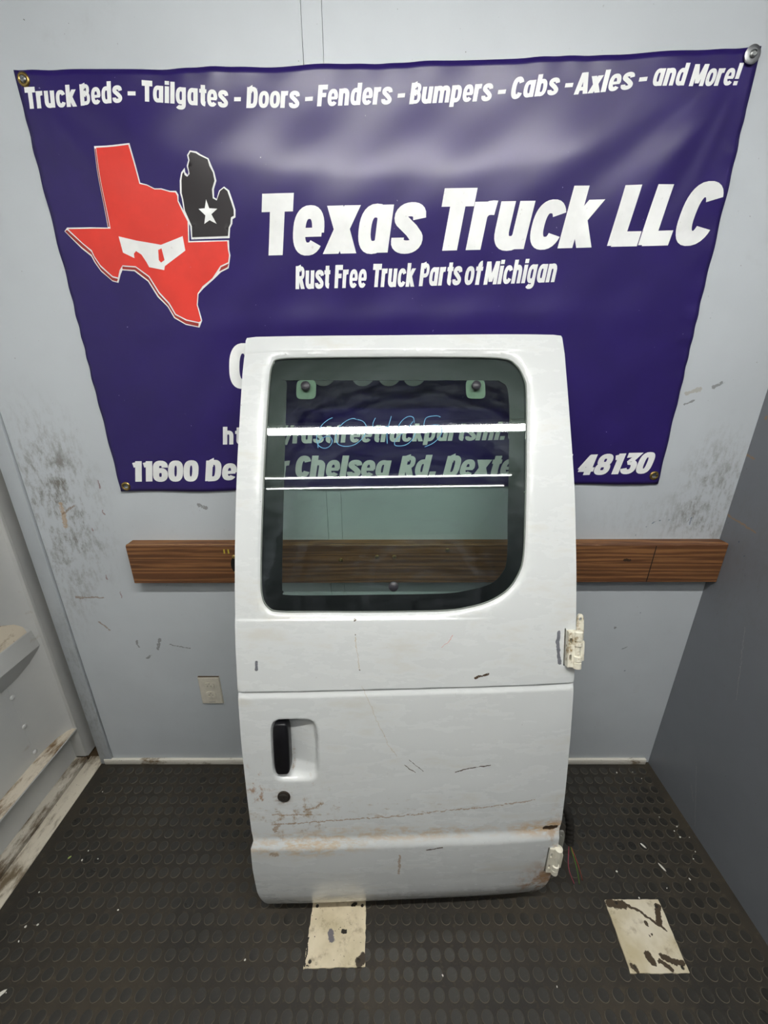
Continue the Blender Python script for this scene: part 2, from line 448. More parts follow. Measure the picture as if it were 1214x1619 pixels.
# ---------------------------------------------------------------- LED batten lights on the ceiling
def led_mat(k):
    t = NT('led_diodes'); x, y, z = t.sep()
    w = t.ma('SINE', t.ma('MULTIPLY', x, 2*math.pi/.016))
    s = t.ramp(w, -.3, .5, .35, 1.35)
    B = t.bsdf.inputs; B['Base Color'].default_value = (.9, .9, .9, 1)
    B['Emission Color'].default_value = (1.0, .985, .95, 1)
    t.put(B['Emission Strength'], t.ma('MULTIPLY', s, LED_POWER*k)); return t.m
M_HOUS = simple('white_light_housing', (225, 225, 222), .4); M_CAP = simple('grey_end_cap', (120, 122, 124), .5)
def led(nm, y, w, x0, x1, label):
    M_LED = led_mat(1.25 if w > .04 else .34)
    r = thing('led_%s_light_offscreen' % nm, ((x0+x1)/2, y, CEIL_Z), label, 'light', 'ceiling lights')
    box('housing', x0, x1, y-w*.9, y+w*.9, CEIL_Z-.028, CEIL_Z, M_HOUS, r, .004)
    box('%s_diodes_offscreen' % nm, x0+.015, x1-.015, y-w/2, y+w/2, CEIL_Z-.034, CEIL_Z-.027, M_LED, r, .001)
    for a, b in ((x0-.004, x0+.014), (x1-.014, x1+.004)): box('end_cap', a, b, y-w*.95, y+w*.95, CEIL_Z-.037, CEIL_Z-.0005, M_CAP, r, .003)
led('batten', -.045, .048, -.70, .94, 'wide LED batten on the ceiling, closest to the bannered wall')
led('strip', -.60, .020, -.86, .94, 'narrow LED batten on the ceiling, middle one of three')
led('tube', -.80, .018, -.86, .94, 'narrow LED batten on the ceiling, farthest from the bannered wall')

# ---------------------------------------------------------------- banner
TL, TR, BL, BR = (-.751, 1.964), (.753, 2.000), (-.738, 1.066), (.764, 1.091)
def bxz(s, t):
    x = (TL[0]*(1-s)+TR[0]*s)*t+(BL[0]*(1-s)+BR[0]*s)*(1-t)
    z = (TL[1]*(1-s)+TR[1]*s)*t+(BL[1]*(1-s)+BR[1]*s)*(1-t)
    sag = .0075*math.sin(math.pi*s)**.6 + .0016*math.sin(s*41)*math.sin(math.pi*s)
    z -= sag*sstep(.86, 1.0, t)
    z += .002*math.sin(s*23+1)*sstep(.05, 0, t)
    return x, z
def bdepth(x, z):
    """distance of the cloth in front of the wall"""
    u = x/.755
    ed = max(0.0, 1-u*u)
    zc = 1.785+.12*u*u                                   # sagging roll below the top line
    d = .0065
    t = z-zc
    amp = .0125*ed**.8
    if t > 0: d += amp*(1-sstep(-.02, .15, t))*1.0
    else: d += amp*(1-sstep(-.02, .15, 0))*math.exp(-(t/.16)**2)
    # diagonal tension folds from the two nailed upper corners
    for sx, cx, cz in ((1, .738, 1.985), (-1, -.736, 1.951)):
        dx, dz = sx*(cx-x), cz-z
        r = math.hypot(dx, dz)
        a = math.atan2(dz, dx+1e-6)
        if r > .01:
            d += .0035*math.exp(-((a-.95)/.13)**2)*sstep(.03, .15, r)*sstep(.62, .25, r)
            d -= .0030*math.exp(-((a-.62)/.12)**2)*sstep(.05, .18, r)*sstep(.62, .25, r)
            d += .0020*math.exp(-((a-1.28)/.08)**2)*sstep(.03, .12, r)*sstep(.5, .25, r)
    # soft crease and lower swell
    d += .0035*math.exp(-((z-1.50-.02*u)/.035)**2)*ed
    d += .004*ed*math.exp(-((z-1.28)/.10)**2)*(1+.4*math.sin(x*9))*.6
    # puckered side hems
    e = .75-abs(x)
    d += .0016*math.exp(-(e/.022)**2)*math.sin(z*95+3*math.sin(z*13))*sstep(1.95, 1.85, z)
    d += .0011*math.exp(-((1.985+.02*u-z)/.02)**2)*math.sin(x*70+2*math.sin(x*17))
    d += .0007*math.sin(x*21+z*17)+.0005*math.sin(x*33-z*41)
    return max(.0012, d)
def bpos(x, z, lift=0.0): return Vector((x, WALL_Y-bdepth(x, z)-lift, z))
def banner_mat(name, rgb, rough, dirt=False, hue=None):
    t = NT(name); n = t.noise(9, 4, .6); n2 = t.noise(240, 3, .8, (1, 1, .25)); n3 = t.noise(130, 2, .5, None, 5.0)
    c = lin(*rgb)
    col = t.mix(t.ramp(n, .3, .7), tuple(v*.9 for v in c[:3])+(1,), tuple(min(1, v*1.06) for v in c[:3])+(1,))
    if not dirt: col = t.mix(t.ramp(n3, .775, .80, 0, .55), col, lin(178, 172, 205))
    else: col = t.mix(t.ramp(n3, .68, .8, 0, .3), col, lin(150, 140, 122))
    t.bump(n2, .10, .0006)
    return t.done(col, rough, spec=.5)
M_VINYL = banner_mat('purple_vinyl', (40, 26, 93), .31)
M_PWHITE = banner_mat('white_print', (236, 238, 236), .42, True)
M_PRED = banner_mat('red_print', (222, 60, 48), .40)
M_PDRED = banner_mat('dark_red_print', (150, 48, 40), .40)
M_PBLACK = banner_mat('black_print', (38, 34, 36), .40)
ban = thing('vinyl_banner', (0, WALL_Y, 1.066), 'purple vinyl banner with white lettering and state-map logo on the wall', 'banner')
NU, NV = 150, 92
V = []; F = []
for lay in (0, 1):
    for j in range(NV+1):
        for i in range(NU+1):
            x, z = bxz(i/NU, j/NV); p = bpos(x, z)
            if lay: p.y += .0007
            V.append(p)
N1 = (NU+1)*(NV+1); idx = lambda i, j, l=0: l*N1+j*(NU+1)+i
for j in range(NV):
    for i in range(NU):
        F.append([idx(i, j), idx(i+1, j), idx(i+1, j+1), idx(i, j+1)])
        F.append([idx(i, j, 1), idx(i, j+1, 1), idx(i+1, j+1, 1), idx(i+1, j, 1)])
for i in range(NU):
    F.append([idx(i, 0), idx(i, 0, 1), idx(i+1, 0, 1), idx(i+1, 0)]); F.append([idx(i, NV), idx(i+1, NV), idx(i+1, NV, 1), idx(i, NV, 1)])
for j in range(NV):
    F.append([idx(0, j), idx(0, j+1), idx(0, j+1, 1), idx(0, j, 1)]); F.append([idx(NU, j), idx(NU, j, 1), idx(NU, j+1, 1), idx(NU, j+1)])
GROM = [(-.734, 1.949), (.736, 1.985), (-.720, 1.083), (.746, 1.114)]
drop = set()
for gx, gz in GROM[2:]:                                  # the two empty eyelets are open: cut the cloth
    i, j = min(((i, j) for i in range(NU) for j in range(NV)), key=lambda q: (sum(V[idx(q[0]+a, q[1]+b)].x for a in (0, 1) for b in (0, 1))/4-gx)**2+(sum(V[idx(q[0]+a, q[1]+b)].z for a in (0, 1) for b in (0, 1))/4-gz)**2)
    for a in (0, 1):
        for b in (0, 1):
            for l in (0, 1):
                p = bpos(gx+(a-.5)*.0125, gz+(b-.5)*.0125); p.y += .0007*l; V[idx(i+a, j+b, l)] = p
    drop |= {frozenset(idx(i+a, j+b, l) for a in (0, 1) for b in (0, 1)) for l in (0, 1)}
F = [f for f in F if frozenset(f) not in drop]
obj('cloth', V, F, M_VINYL, ban, True)

def print_mesh(name, polys, mat, lift, step=.012, parent=None):
    """flat 2D polygons (x, z) cut on a grid and laid onto the cloth"""
    bm = bmesh.new()
    for ip, pl in enumerate(polys):
        if len(pl) <= 4:
            try: bm.faces.new([bm.verts.new((p[0], (p[2] if len(p) > 2 else 0), p[1])) for p in pl])
            except ValueError: pass
        else:
            V2, T, _ = cdt_fill([tuple(p) for p in pl], [], [], [])
            vs = [bm.verts.new((v.x, 0, v.y)) for v in V2]
            for t in T:
                try: bm.faces.new([vs[i] for i in t])
                except ValueError: pass
    xs = [v.co.x for v in bm.verts]; zs = [v.co.z for v in bm.verts]
    k = math.floor(min(xs)/step)+1
    while k*step < max(xs):
        bmesh.ops.bisect_plane(bm, geom=bm.verts[:]+bm.edges[:]+bm.faces[:], plane_co=(k*step, 0, 0), plane_no=(1, 0, 0)); k += 1
    k = math.floor(min(zs)/step)+1
    while k*step < max(zs):
        bmesh.ops.bisect_plane(bm, geom=bm.verts[:]+bm.edges[:]+bm.faces[:], plane_co=(0, 0, k*step), plane_no=(0, 0, 1)); k += 1
    for v in bm.verts: v.co = bpos(v.co.x, v.co.z, lift+v.co.y)
    bmesh.ops.recalc_face_normals(bm, faces=bm.faces[:])
    for f in bm.faces:
        if f.normal.y > 0: f.normal_flip()
    V, F = bm_data(bm); bm.free()
    return obj(name, V, F, mat, parent or ban, True)

# ---- heavy condensed lettering, drawn as strokes (cap height 1)
def arc(cx, cy, rx, ry, a0, a1, n=16, p=2.5):
    out = []
    for i in range(n+1):
        a = math.radians(a0+(a1-a0)*i/n); c, s = math.cos(a), math.sin(a)
        out.append((cx+rx*math.copysign(abs(c)**(2/p), c), cy+ry*math.copysign(abs(s)**(2/p), s)))
    return out
st = .225
def O(cx=.28, a0=0, a1=360): return (arc(cx, .40, .172, .308, a0, a1, 28), .19)
def stem(x, a, b, w=st): return ([(x, a), (x, b)], w)
def bar(y, a, b, w=.2): return ([(a, y), (b, y)], w)
def arch(x0, x1, top=.70, low=0.0):
    return (arc((x0+x1)/2, .46, (x1-x0)/2, top-.46, 180, 0, 12)+[(x1, low)], .215)
bowl = lambda y0, y1, xr: ([(.1, y1), (xr-.16, y1)]+arc(xr-.16, (y0+y1)/2, .16, (y1-y0)/2, 90, -90, 10)+[(.1, y0)], .168)
G = {
 'a': (.60, [O(), stem(.445, 0, .8)]), 'b': (.60, [O(.285), stem(.113, 0, 1.03)]), 'c': (.55, [O(.28, 28, 332)]),
 'd': (.60, [O(), stem(.445, 0, 1.03)]), 'e': (.57, [O(.28, -4, 322), bar(.375, .14, .52, .13)]),
 'f': (.43, [(arc(.385, .72, .165, .21, 95, 180, 6)+[(.22, 0)], st), bar(.70, .02, .43, .17)]),
 'g': (.60, [O(), ([(.445, .8), (.445, .0)]+arc(.27, -.02, .175, .14, 0, -150, 10), .2)]),
 'h': (.60, [stem(.113, 0, 1.03), arch(.113, .447)]), 'i': (.275, [stem(.13, 0, .8), stem(.13, .87, 1.05)]),
 'k': (.57, [stem(.113, 0, 1.03), ([(.14, .30), (.44, .80)], .2), ([(.22, .50), (.45, 0)], .21)]),
 'l': (.275, [stem(.13, 0, 1.03)]), 'm': (.92, [stem(.113, 0, .8), arch(.113, .44), arch(.44, .767)]),
 'n': (.60, [stem(.113, 0, .8), arch(.113, .447)]), 'o': (.56, [O()]), 'p': (.60, [O(.285), stem(.113, -.22, .8)]),
 'r': (.42, [stem(.113, 0, .8), (arc(.31, .44, .195, .26, 180, 78, 8), .2)]),
 's': (.53, [([(.445, .555)]+arc(.272, .60, .165, .115, 0, 215, 14, 2.2)+[(.25, .435), (.33, .37)]+arc(.272, .205, .172, .118, 30, -180, 14, 2.2)+[(.1, .25)], .195)]),
 't': (.41, [([(.21, .98), (.21, .26)]+arc(.365, .24, .155, .14, 180, 268, 6), st), bar(.70, .02, .40, .17)]),
 'u': (.60, [([(.113, .8)]+arc(.28, .34, .167, .24, 180, 360, 14), .215), stem(.445, 0, .8)]),
 'x': (.57, [([(.13, .8), (.45, 0)], .23), ([(.44, .8), (.12, 0)], .23)]),
 'A': (.62, [([(.10, 0), (.275, 1)], .21), ([(.52, 0), (.345, 1)], .21), bar(.25, .15, .47, .17), bar(.93, .22, .40, .14)]),
 'B': (.60, [stem(.113, 0, 1), bowl(.54, .9, .45), bowl(.1, .54, .48)]),
 'C': (.60, [(arc(.30, .5, .185, .405, 30, 330, 28), .22)]),
 'D': (.60, [stem(.113, 0, 1), ([(.1, .9), (.27, .9)]+arc(.27, .5, .20, .4, 90, -90, 18, 3)+[(.1, .1)], .205)]),
 'F': (.50, [stem(.113, 0, 1), bar(.895, .05, .50, .21), bar(.53, .1, .44, .19)]), 'I': (.29, [stem(.14, 0, 1)]),
 'L': (.50, [stem(.113, 0, 1), bar(.11, .05, .49, .22)]),
 'M': (.82, [stem(.113, 0, 1), stem(.69, 0, 1), ([(.15, 1), (.40, .12)], .2), ([(.65, 1), (.40, .12)], .2)]),
 'P': (.57, [stem(.113, 0, 1), bowl(.46, .9, .47)]), 'R': (.60, [stem(.113, 0, 1), bowl(.48, .9, .47), ([(.29, .48), (.47, 0)], .22)]),
 'T': (.56, [bar(.875, 0, .56, .25), stem(.28, 0, .95)]),
 '0': (.59, [(arc(.29, .5, .175, .395, 0, 360, 28, 2.8), .215)]), '1': (.40, [stem(.26, 0, 1), ([(.26, .86), (.04, .80)], .2)]),
 '3': (.56, [([(.06, .9), (.44, .9), (.25, .60)]+arc(.27, .33, .18, .225, 90, -170, 16), .2)]),
 '4': (.62, [stem(.41, 0, 1), ([(.38, .98), (.10, .30)], .2), bar(.27, .03, .62, .18)]),
 '6': (.58, [(arc(.29, .32, .175, .22, 0, 360, 22), .21), ([(.465, .68)]+arc(.29, .69, .175, .205, 0, 180, 12)+[(.115, .3)], .215)]),
 '8': (.58, [(arc(.29, .29, .178, .19, 0, 360, 22), .2), (arc(.29, .70, .165, .195, 0, 360, 22), .2)]),
 '-': (.34, [bar(.40, 0, .34, .19)]), '!': (.30, [stem(.14, .30, 1.03), stem(.14, 0, .2)]), '.': (.27, [stem(.13, 0, .22)]),
 ',': (.27, [stem(.13, 0, .22), ([(.17, .05), (.09, -.14)], .12)]), ':': (.27, [stem(.13, 0, .22), stem(.13, .5, .72)]),
 '/': (.40, [([(.06, -.08), (.36, 1.05)], .16)]), ' ': (.26, []),
}
def stroke_quads(path, w):
    w *= BOLD
    if len(path) == 2 and abs(path[0][0]-path[1][0]) > .01 and abs(path[0][1]-path[1][1]) > .25:
        (xa, ya), (xb, yb) = path; hw = w/2*math.hypot(xb-xa, yb-ya)/abs(yb-ya)
        return [[Vector((xa-hw, ya)), Vector((xb-hw, yb)), Vector((xb+hw, yb)), Vector((xa+hw, ya))]]
    P = [Vector(p) for p in path]; closed = (P[0]-P[-1]).length < 1e-4
    if closed: P = P[:-1]
    n = len(P); Lf = []; Rt = []
    for i in range(n):
        a = P[i-1] if (closed or i > 0) else None; b = P[(i+1) % n] if (closed or i < n-1) else None
        d1 = (P[i]-a).normalized() if a is not None else None; d2 = (b-P[i]).normalized() if b is not None else None
        d1 = d1 or d2; d2 = d2 or d1
        t = d1+d2
        if t.length < 1e-3: t = d2.copy()
        t.normalize(); nn = Vector((-t.y, t.x)); k = max(.55, nn.dot(Vector((-d2.y, d2.x))))
        Lf.append(P[i]+nn*w/2/k); Rt.append(P[i]-nn*w/2/k)
    m = n if closed else n-1
    return [[Lf[i], Lf[(i+1) % n], Rt[(i+1) % n], Rt[i]] for i in range(m)]
BOLD = 1.17
def text_polys(txt, x0, x1, z0, z1, hgt, shear, track=.025):
    """fit a word between x0 and x1 on a baseline rising from z0 to z1"""
    adv = 0; items = []
    for ch in txt:
        w, strokes = G[ch]; items.append((adv, strokes)); adv += w+track
    adv -= track; k = (x1-x0)/adv; out = []
    for a, strokes in items:
        for si, (path, w) in enumerate(strokes):
            for q in stroke_quads(path, w):
                r = []
                for p in q:
                    lx = (a+p.x)*k; r.append((x0+lx+p.y*hgt*shear, z0+(z1-z0)*lx/(x1-x0)+p.y*hgt, si*.00012))
                out.append(r)
    return out
LIFT = .0006
def line(words, hgt, shear, name='lettering', lab=None):
    global BOLD
    BOLD = 1.17 if hgt > .05 else 1.04
    pol = []
    for wd in words: pol += text_polys(wd[0], *wd[1:5], wd[5] if len(wd) > 5 else hgt, shear)
    o = print_mesh(name, pol, M_PWHITE, LIFT)
    if lab: o['label'] = lab
    return o
line([('Truck', -.742, -.634, 1.902, 1.904), ('Beds', -.626, -.540, 1.905, 1.911), ('-', -.528, -.512, 1.912, 1.912), ('Tailgates', -.499, -.324, 1.913, 1.903),
      ('-', -.311, -.297, 1.903, 1.903), ('Doors', -.285, -.177, 1.902, 1.903), ('-', -.165, -.149, 1.904, 1.905), ('Fenders', -.139, .014, 1.906, 1.909), ('-', .026, .041, 1.909, 1.91),
      ('Bumpers', .052, .220, 1.909, 1.915), ('-', .232, .248, 1.915, 1.916), ('Cabs', .259, .355, 1.917, 1.924), ('-', .368, .384, 1.925, 1.926), ('Axles', .390, .506, 1.924, 1.933),
      ('-', .517, .533, 1.934, 1.935), ('and', .545, .613, 1.937, 1.938), ('More!', .622, .722, 1.937, 1.939)], .0345, .15, lab='white line of product names along the top edge')
line([('Texas', -.284, .080, 1.638, 1.645), ('Truck', .114, .472, 1.647, 1.654), ('LLC', .511, .736, 1.657, 1.663)], .113, .155, lab='large white shop name')
line([('Rust', -.209, -.128, 1.570, 1.572), ('Free', -.117, -.042, 1.572, 1.573), ('Truck', -.029, .071, 1.574, 1.575), ('Parts', .082, .179, 1.576, 1.579), ('of', .187, .227, 1.579, 1.579), ('Michigan', .234, .402, 1.579, 1.585)], .047, .10, lab='white slogan below the shop name')
# tall line mostly hidden behind the door: its C and the feet of a few round letters
pol = text_polys('C', -.396, -.328, 1.345, 1.347, .104, .12)
print_mesh('letter', pol, M_PWHITE, LIFT)
for cx in (-.155, -.055, .012, .075):
    print_mesh('letter', [[(cx+p.x*.11+p.y*.012, 1.352+p.y*.104) for p in q] for q in stroke_quads(arc(0, .5, .19, .40, 190, 350, 14), .22)], M_PWHITE, LIFT)
line([('https:/', -.433, -.262, 1.200, 1.203), ('/', -.268, -.246, 1.203, 1.203), ('rustfreetruckpartsmi.', -.246, .322, 1.203, 1.213), ('com', .328, .424, 1.213, 1.214)], .046, .15, lab='white web address')
line([('11600', -.700, -.516, 1.096, 1.098), ('Dexter', -.495, -.262, 1.098, 1.109), ('Chelsea', -.247, .013, 1.110, 1.110), ('Rd.', .040, .141, 1.111, 1.113), ('Dexter,', .163, .405, 1.111, 1.114), ('MI', .430, .503, 1.114, 1.116), ('48130', .530, .730, 1.114, 1.121)], .058, .20, lab='white street address along the bottom edge')

# ---- state-map logo
tx_outer = [(-.616, 1.839), (-.538, 1.843), (-.531, 1.775), (-.517, 1.772), (-.502, 1.765), (-.487, 1.765), (-.468, 1.76), (-.455, 1.76), (-.451, 1.753), (-.453, 1.742), (-.445, 1.724), (-.437, 1.705), (-.443, 1.667), (-.352, 1.668), (-.354, 1.65), (-.353, 1.639), (-.361, 1.613), (-.38, 1.605), (-.4, 1.59), (-.426, 1.572), (-.44, 1.56), (-.446, 1.537), (-.44, 1.503), (-.449, 1.487), (-.481, 1.493), (-.507, 1.508), (-.518, 1.532), (-.538, 1.553), (-.555, 1.586), (-.582, 1.607), (-.609, 1.609), (-.615, 1.6), (-.624, 1.583), (-.637, 1.586), (-.66, 1.607), (-.67, 1.624), (-.675, 1.637), (-.694, 1.653), (-.723, 1.686), (-.715, 1.693), (-.623, 1.693)]
tx_face = [(-.612, 1.836), (-.541, 1.84), (-.533, 1.773), (-.517, 1.77), (-.502, 1.763), (-.488, 1.763), (-.469, 1.758), (-.457, 1.757), (-.454, 1.751), (-.455, 1.741), (-.448, 1.722), (-.44, 1.704), (-.446, 1.664), (-.356, 1.666), (-.357, 1.65), (-.356, 1.639), (-.36, 1.625), (-.379, 1.618), (-.402, 1.593), (-.428, 1.576), (-.442, 1.561), (-.448, 1.537), (-.443, 1.502), (-.448, 1.499), (-.477, 1.505), (-.501, 1.517), (-.512, 1.541), (-.532, 1.564), (-.549, 1.597), (-.576, 1.617), (-.606, 1.619), (-.615, 1.609), (-.622, 1.594), (-.634, 1.597), (-.657, 1.619), (-.667, 1.637), (-.67, 1.649), (-.687, 1.663), (-.713, 1.69), (-.617, 1.691)]
tx_dark = [[(-.6152, 1.8345), (-.6130, 1.8345), (-.6185, 1.694), (-.6215, 1.694)],
           [(-.716, 1.6885), (-.688, 1.661), (-.672, 1.646), (-.668, 1.634), (-.658, 1.6155), (-.635, 1.594), (-.623, 1.591), (-.6265, 1.5855), (-.637, 1.5885), (-.6585, 1.609), (-.668, 1.626), (-.673, 1.64), (-.6915, 1.655), (-.721, 1.686)],
           [(-.607, 1.6165), (-.577, 1.6145), (-.551, 1.595), (-.534, 1.561), (-.515, 1.539), (-.503, 1.515), (-.479, 1.5025), (-.449, 1.4965), (-.451, 1.4895), (-.4805, 1.4955), (-.5045, 1.51), (-.516, 1.534), (-.5355, 1.556), (-.5525, 1.588), (-.58, 1.6095), (-.608, 1.611)],
           [(-.359, 1.6225), (-.363, 1.615), (-.381, 1.6075), (-.384, 1.6065), (-.378, 1.6152)]]
mi_outer = [(-.438, 1.67), (-.436, 1.695), (-.445, 1.724), (-.445, 1.745), (-.447, 1.756), (-.443, 1.778), (-.437, 1.792), (-.428, 1.8), (-.428, 1.792), (-.423, 1.787), (-.421, 1.793), (-.423, 1.803), (-.418, 1.813), (-.419, 1.822), (-.412, 1.83), (-.398, 1.828), (-.39, 1.823), (-.374, 1.816), (-.37, 1.805), (-.365, 1.792), (-.363, 1.777), (-.371, 1.762), (-.373, 1.748), (-.368, 1.745), (-.36, 1.76), (-.348, 1.767), (-.338, 1.76), (-.333, 1.742), (-.329, 1.725), (-.331, 1.711), (-.338, 1.708), (-.34, 1.699), (-.346, 1.691), (-.35, 1.672)]
mi_in = [(-.435, 1.674), (-.432, 1.695), (-.442, 1.724), (-.442, 1.745), (-.443, 1.756), (-.439, 1.778), (-.435, 1.789), (-.431, 1.793), (-.43, 1.787), (-.425, 1.784), (-.419, 1.789), (-.42, 1.802), (-.415, 1.813), (-.416, 1.821), (-.411, 1.827), (-.4, 1.825), (-.393, 1.821), (-.376, 1.814), (-.374, 1.803), (-.368, 1.791), (-.367, 1.777), (-.375, 1.762), (-.376, 1.746), (-.368, 1.742), (-.358, 1.759), (-.349, 1.764), (-.342, 1.759), (-.337, 1.741), (-.333, 1.725), (-.334, 1.714), (-.341, 1.711), (-.344, 1.699), (-.349, 1.692), (-.353, 1.676)]
msk = [(-.602, 1.676), (-.561, 1.667), (-.508, 1.659), (-.456, 1.676), (-.455, 1.648), (-.508, 1.617), (-.511, 1.609), (-.545, 1.615), (-.549, 1.625), (-.557, 1.64), (-.568, 1.647), (-.574, 1.642), (-.575, 1.633), (-.599, 1.644)]
eye = [(-.516, 1.649), (-.508, 1.652), (-.506, 1.629), (-.515, 1.624), (-.519, 1.629)]
star = [(-.391, 1.744), (-.387, 1.728), (-.369, 1.727), (-.384, 1.717), (-.375, 1.699), (-.39, 1.706), (-.403, 1.699), (-.398, 1.715), (-.411, 1.727), (-.397, 1.728)]
lg = print_mesh('red_state_logo', [tx_face], M_PRED, .0012); lg['label'] = 'red state map print with white outline'
print_mesh('outline', [tx_outer], M_PWHITE, .0006, parent=lg)
print_mesh('dark_red_edge', tx_dark, M_PDRED, .0012, parent=lg)
print_mesh('white_shape', [msk], M_PWHITE, .0018, parent=lg)
print_mesh('red_spot', [eye], M_PRED, .0024, parent=lg)
lg = print_mesh('black_state_logo', [mi_in], M_PBLACK, .0012); lg['label'] = 'black state map print with white star'
print_mesh('outline', [mi_outer], M_PWHITE, .0006, parent=lg)
print_mesh('star', [star], M_PWHITE, .0018, parent=lg)

# ---- grommets with the screws that hold the banner
M_BRASS = simple('brass', (176, 150, 92), .32, 1.0); M_ZINC = simple('zinc', (170, 172, 172), .35, 1.0)
def grommet(x, z, screw=None):
    p = bpos(x, z); M = frame(p, (0, -1, 0))
    V, F = [], []
    prof = [(.0065, .0), (.0065, .0022), (.0078, .0032), (.0105, .0030), (.0125, .0012), (.0125, -.0006)]
    n = 24
    for r, hh in prof:
        for i in range(n):
            a = 2*math.pi*i/n; V.append(M @ Vector((r*math.cos(a), r*math.sin(a), hh)))
    for j in range(len(prof)-1):
        for i in range(n): F.append([j*n+i, j*n+(i+1) % n, (j+1)*n+(i+1) % n, (j+1)*n+i][::-1])
    g = obj('grommet', V, F, M_BRASS, ban, True)
    if screw == 'washer':
        V, F = lathe([(.0155, .0034), (.0155, .0052), (.0135, .0060), (.0065, .0062)], 28, M); w = auto_smooth(obj('washer', V, F, M_ZINC, g), 30)
        V, F = lathe([(.0070, .006), (.0068, .0085), (.0045, .0105), (.0042, .0085)], 20, M); auto_smooth(obj('screw', V, F, M_ZINC, g), 40)
    elif screw == 'screw':
        V, F = lathe([(.0062, .0005), (.0062, .0028), (.0045, .0045), (.0016, .0046), (.0012, .0032)], 20, M); auto_smooth(obj('screw', V, F, M_ZINC, g), 40)
grommet(-.734, 1.949, 'screw'); grommet(.736, 1.985, 'washer'); grommet(-.720, 1.083, None); grommet(.746, 1.114, None)

# ---------------------------------------------------------------- wooden rail on the back wall
def wood():
    t = NT('stained_wood'); x, y, z = t.sep()
    c = t.vm('MULTIPLY', t.coord(), (.55, 5, 13)); nz = t.new('ShaderNodeTexNoise'); t.put(nz.inputs['Vector'], c)
    nz.inputs['Scale'].default_value = 2.2; nz.inputs['Detail'].default_value = 5; nz.inputs['Distortion'].default_value = .8
    w = t.ma('SINE', t.ma('MULTIPLY', t.ma('ADD', t.ma('MULTIPLY', z, 9.0), t.ma('MULTIPLY', nz.outputs[0], .55)), 46.0))
    fine = t.noise(60, 5, .7, (.06, 1, 1))
    col = t.mix(t.ramp(w, -.9, .9), lin(96, 60, 33), lin(134, 92, 54))
    col = t.mix(t.ramp(fine, .4, .7, 0, .55), col, lin(72, 44, 24))
    col = t.mix(t.marks(seg2([(.70, .867), (.715, .867)], .005)+seg2([(.32, .845)], .003), wob=.4), col, lin(52, 34, 20))
    t.bump(t.ma('ADD', w, fine), .15, .001)
    return t.done(col, .6)
M_WOOD = wood(); M_WEDGE = simple('worn_wood_edge', (150, 112, 74), .7)
RY = WALL_Y-.037
rail = thing('wooden_rail', (.125, WALL_Y, .791), 'brown stained wooden rail screwed across the grey wall behind the van door', 'board')
def rail_board():
    V = []; F = []; n = 60
    prof = [(RY, .7915), (RY, .9115), (RY+.003, .9145), (WALL_Y, .9145), (WALL_Y, .789), (RY+.003, .789)]
    m = len(prof)
    for i in range(n+1):
        x = -.742+(RX-.0025+.742)*i/n; jig = .0009*math.sin(i*1.7)+.0006*math.sin(i*4.1)
        for k, (yy, zz) in enumerate(prof): V.append((x, yy, zz+(jig if k in (1, 2) else 0)+.004*(x+.742)/1.73*(1 if True else 0)))
    for i in range(n):
        for k in range(m): F.append([i*m+k, i*m+(k+1) % m, (i+1)*m+(k+1) % m, (i+1)*m+k])
    F.append(list(range(m))[::-1]); F.append([n*m+k for k in range(m)])
    return V, F
V, F = rail_board()
auto_smooth(obj('plank', V, F, M_WOOD, rail), 25)
box('worn_edge', -.741, RX-.004, RY+.0015, RY+.0075, .9148, .9158, M_WEDGE, rail)
V = [(.781, RY-.0006, .913), (.7832, RY-.0006, .913), (.7805, RY-.0006, .796), (.7782, RY-.0006, .796)]; V += [(a, b+.001, c) for a, b, c in V]
obj('saw_line', V, [[0, 3, 2, 1], [4, 5, 6, 7], [0, 1, 5, 4], [1, 2, 6, 5], [2, 3, 7, 6], [3, 0, 4, 7]], M_BLACK, rail)
M_YEL = simple('yellow_marker', (196, 176, 60), .7)
for x in (-.461, -.449):
    box('marker_tick', x-.002, x+.002, RY-.0006, RY+.001, .889, .902, M_YEL, rail)
M_BRKT = simple('black_steel', (34, 32, 30), .5, .4)
V, F = lathe([(.042, 0), (.042, .002), (.041, .003), (.0, .003)], 32, frame((-.405, RY, .852), (0, -1, 0)))
br = auto_smooth(obj('round_plate', V, F, M_BRKT, rail), 40)
for x, z in ((-.434, .880), (-.434, .829), (-.376, .88), (-.376, .829)): bolt_head('screw', (x, RY-.003, z), (0, -1, 0), .006, .003, M_BRASS, br)
for x, z in ((-.125, .868), (-.02, .878), (.03, .878), (.183, .90)): bolt_head('screw', (x, RY, z), (0, -1, 0), .0065, .0035, M_BRASS, rail)

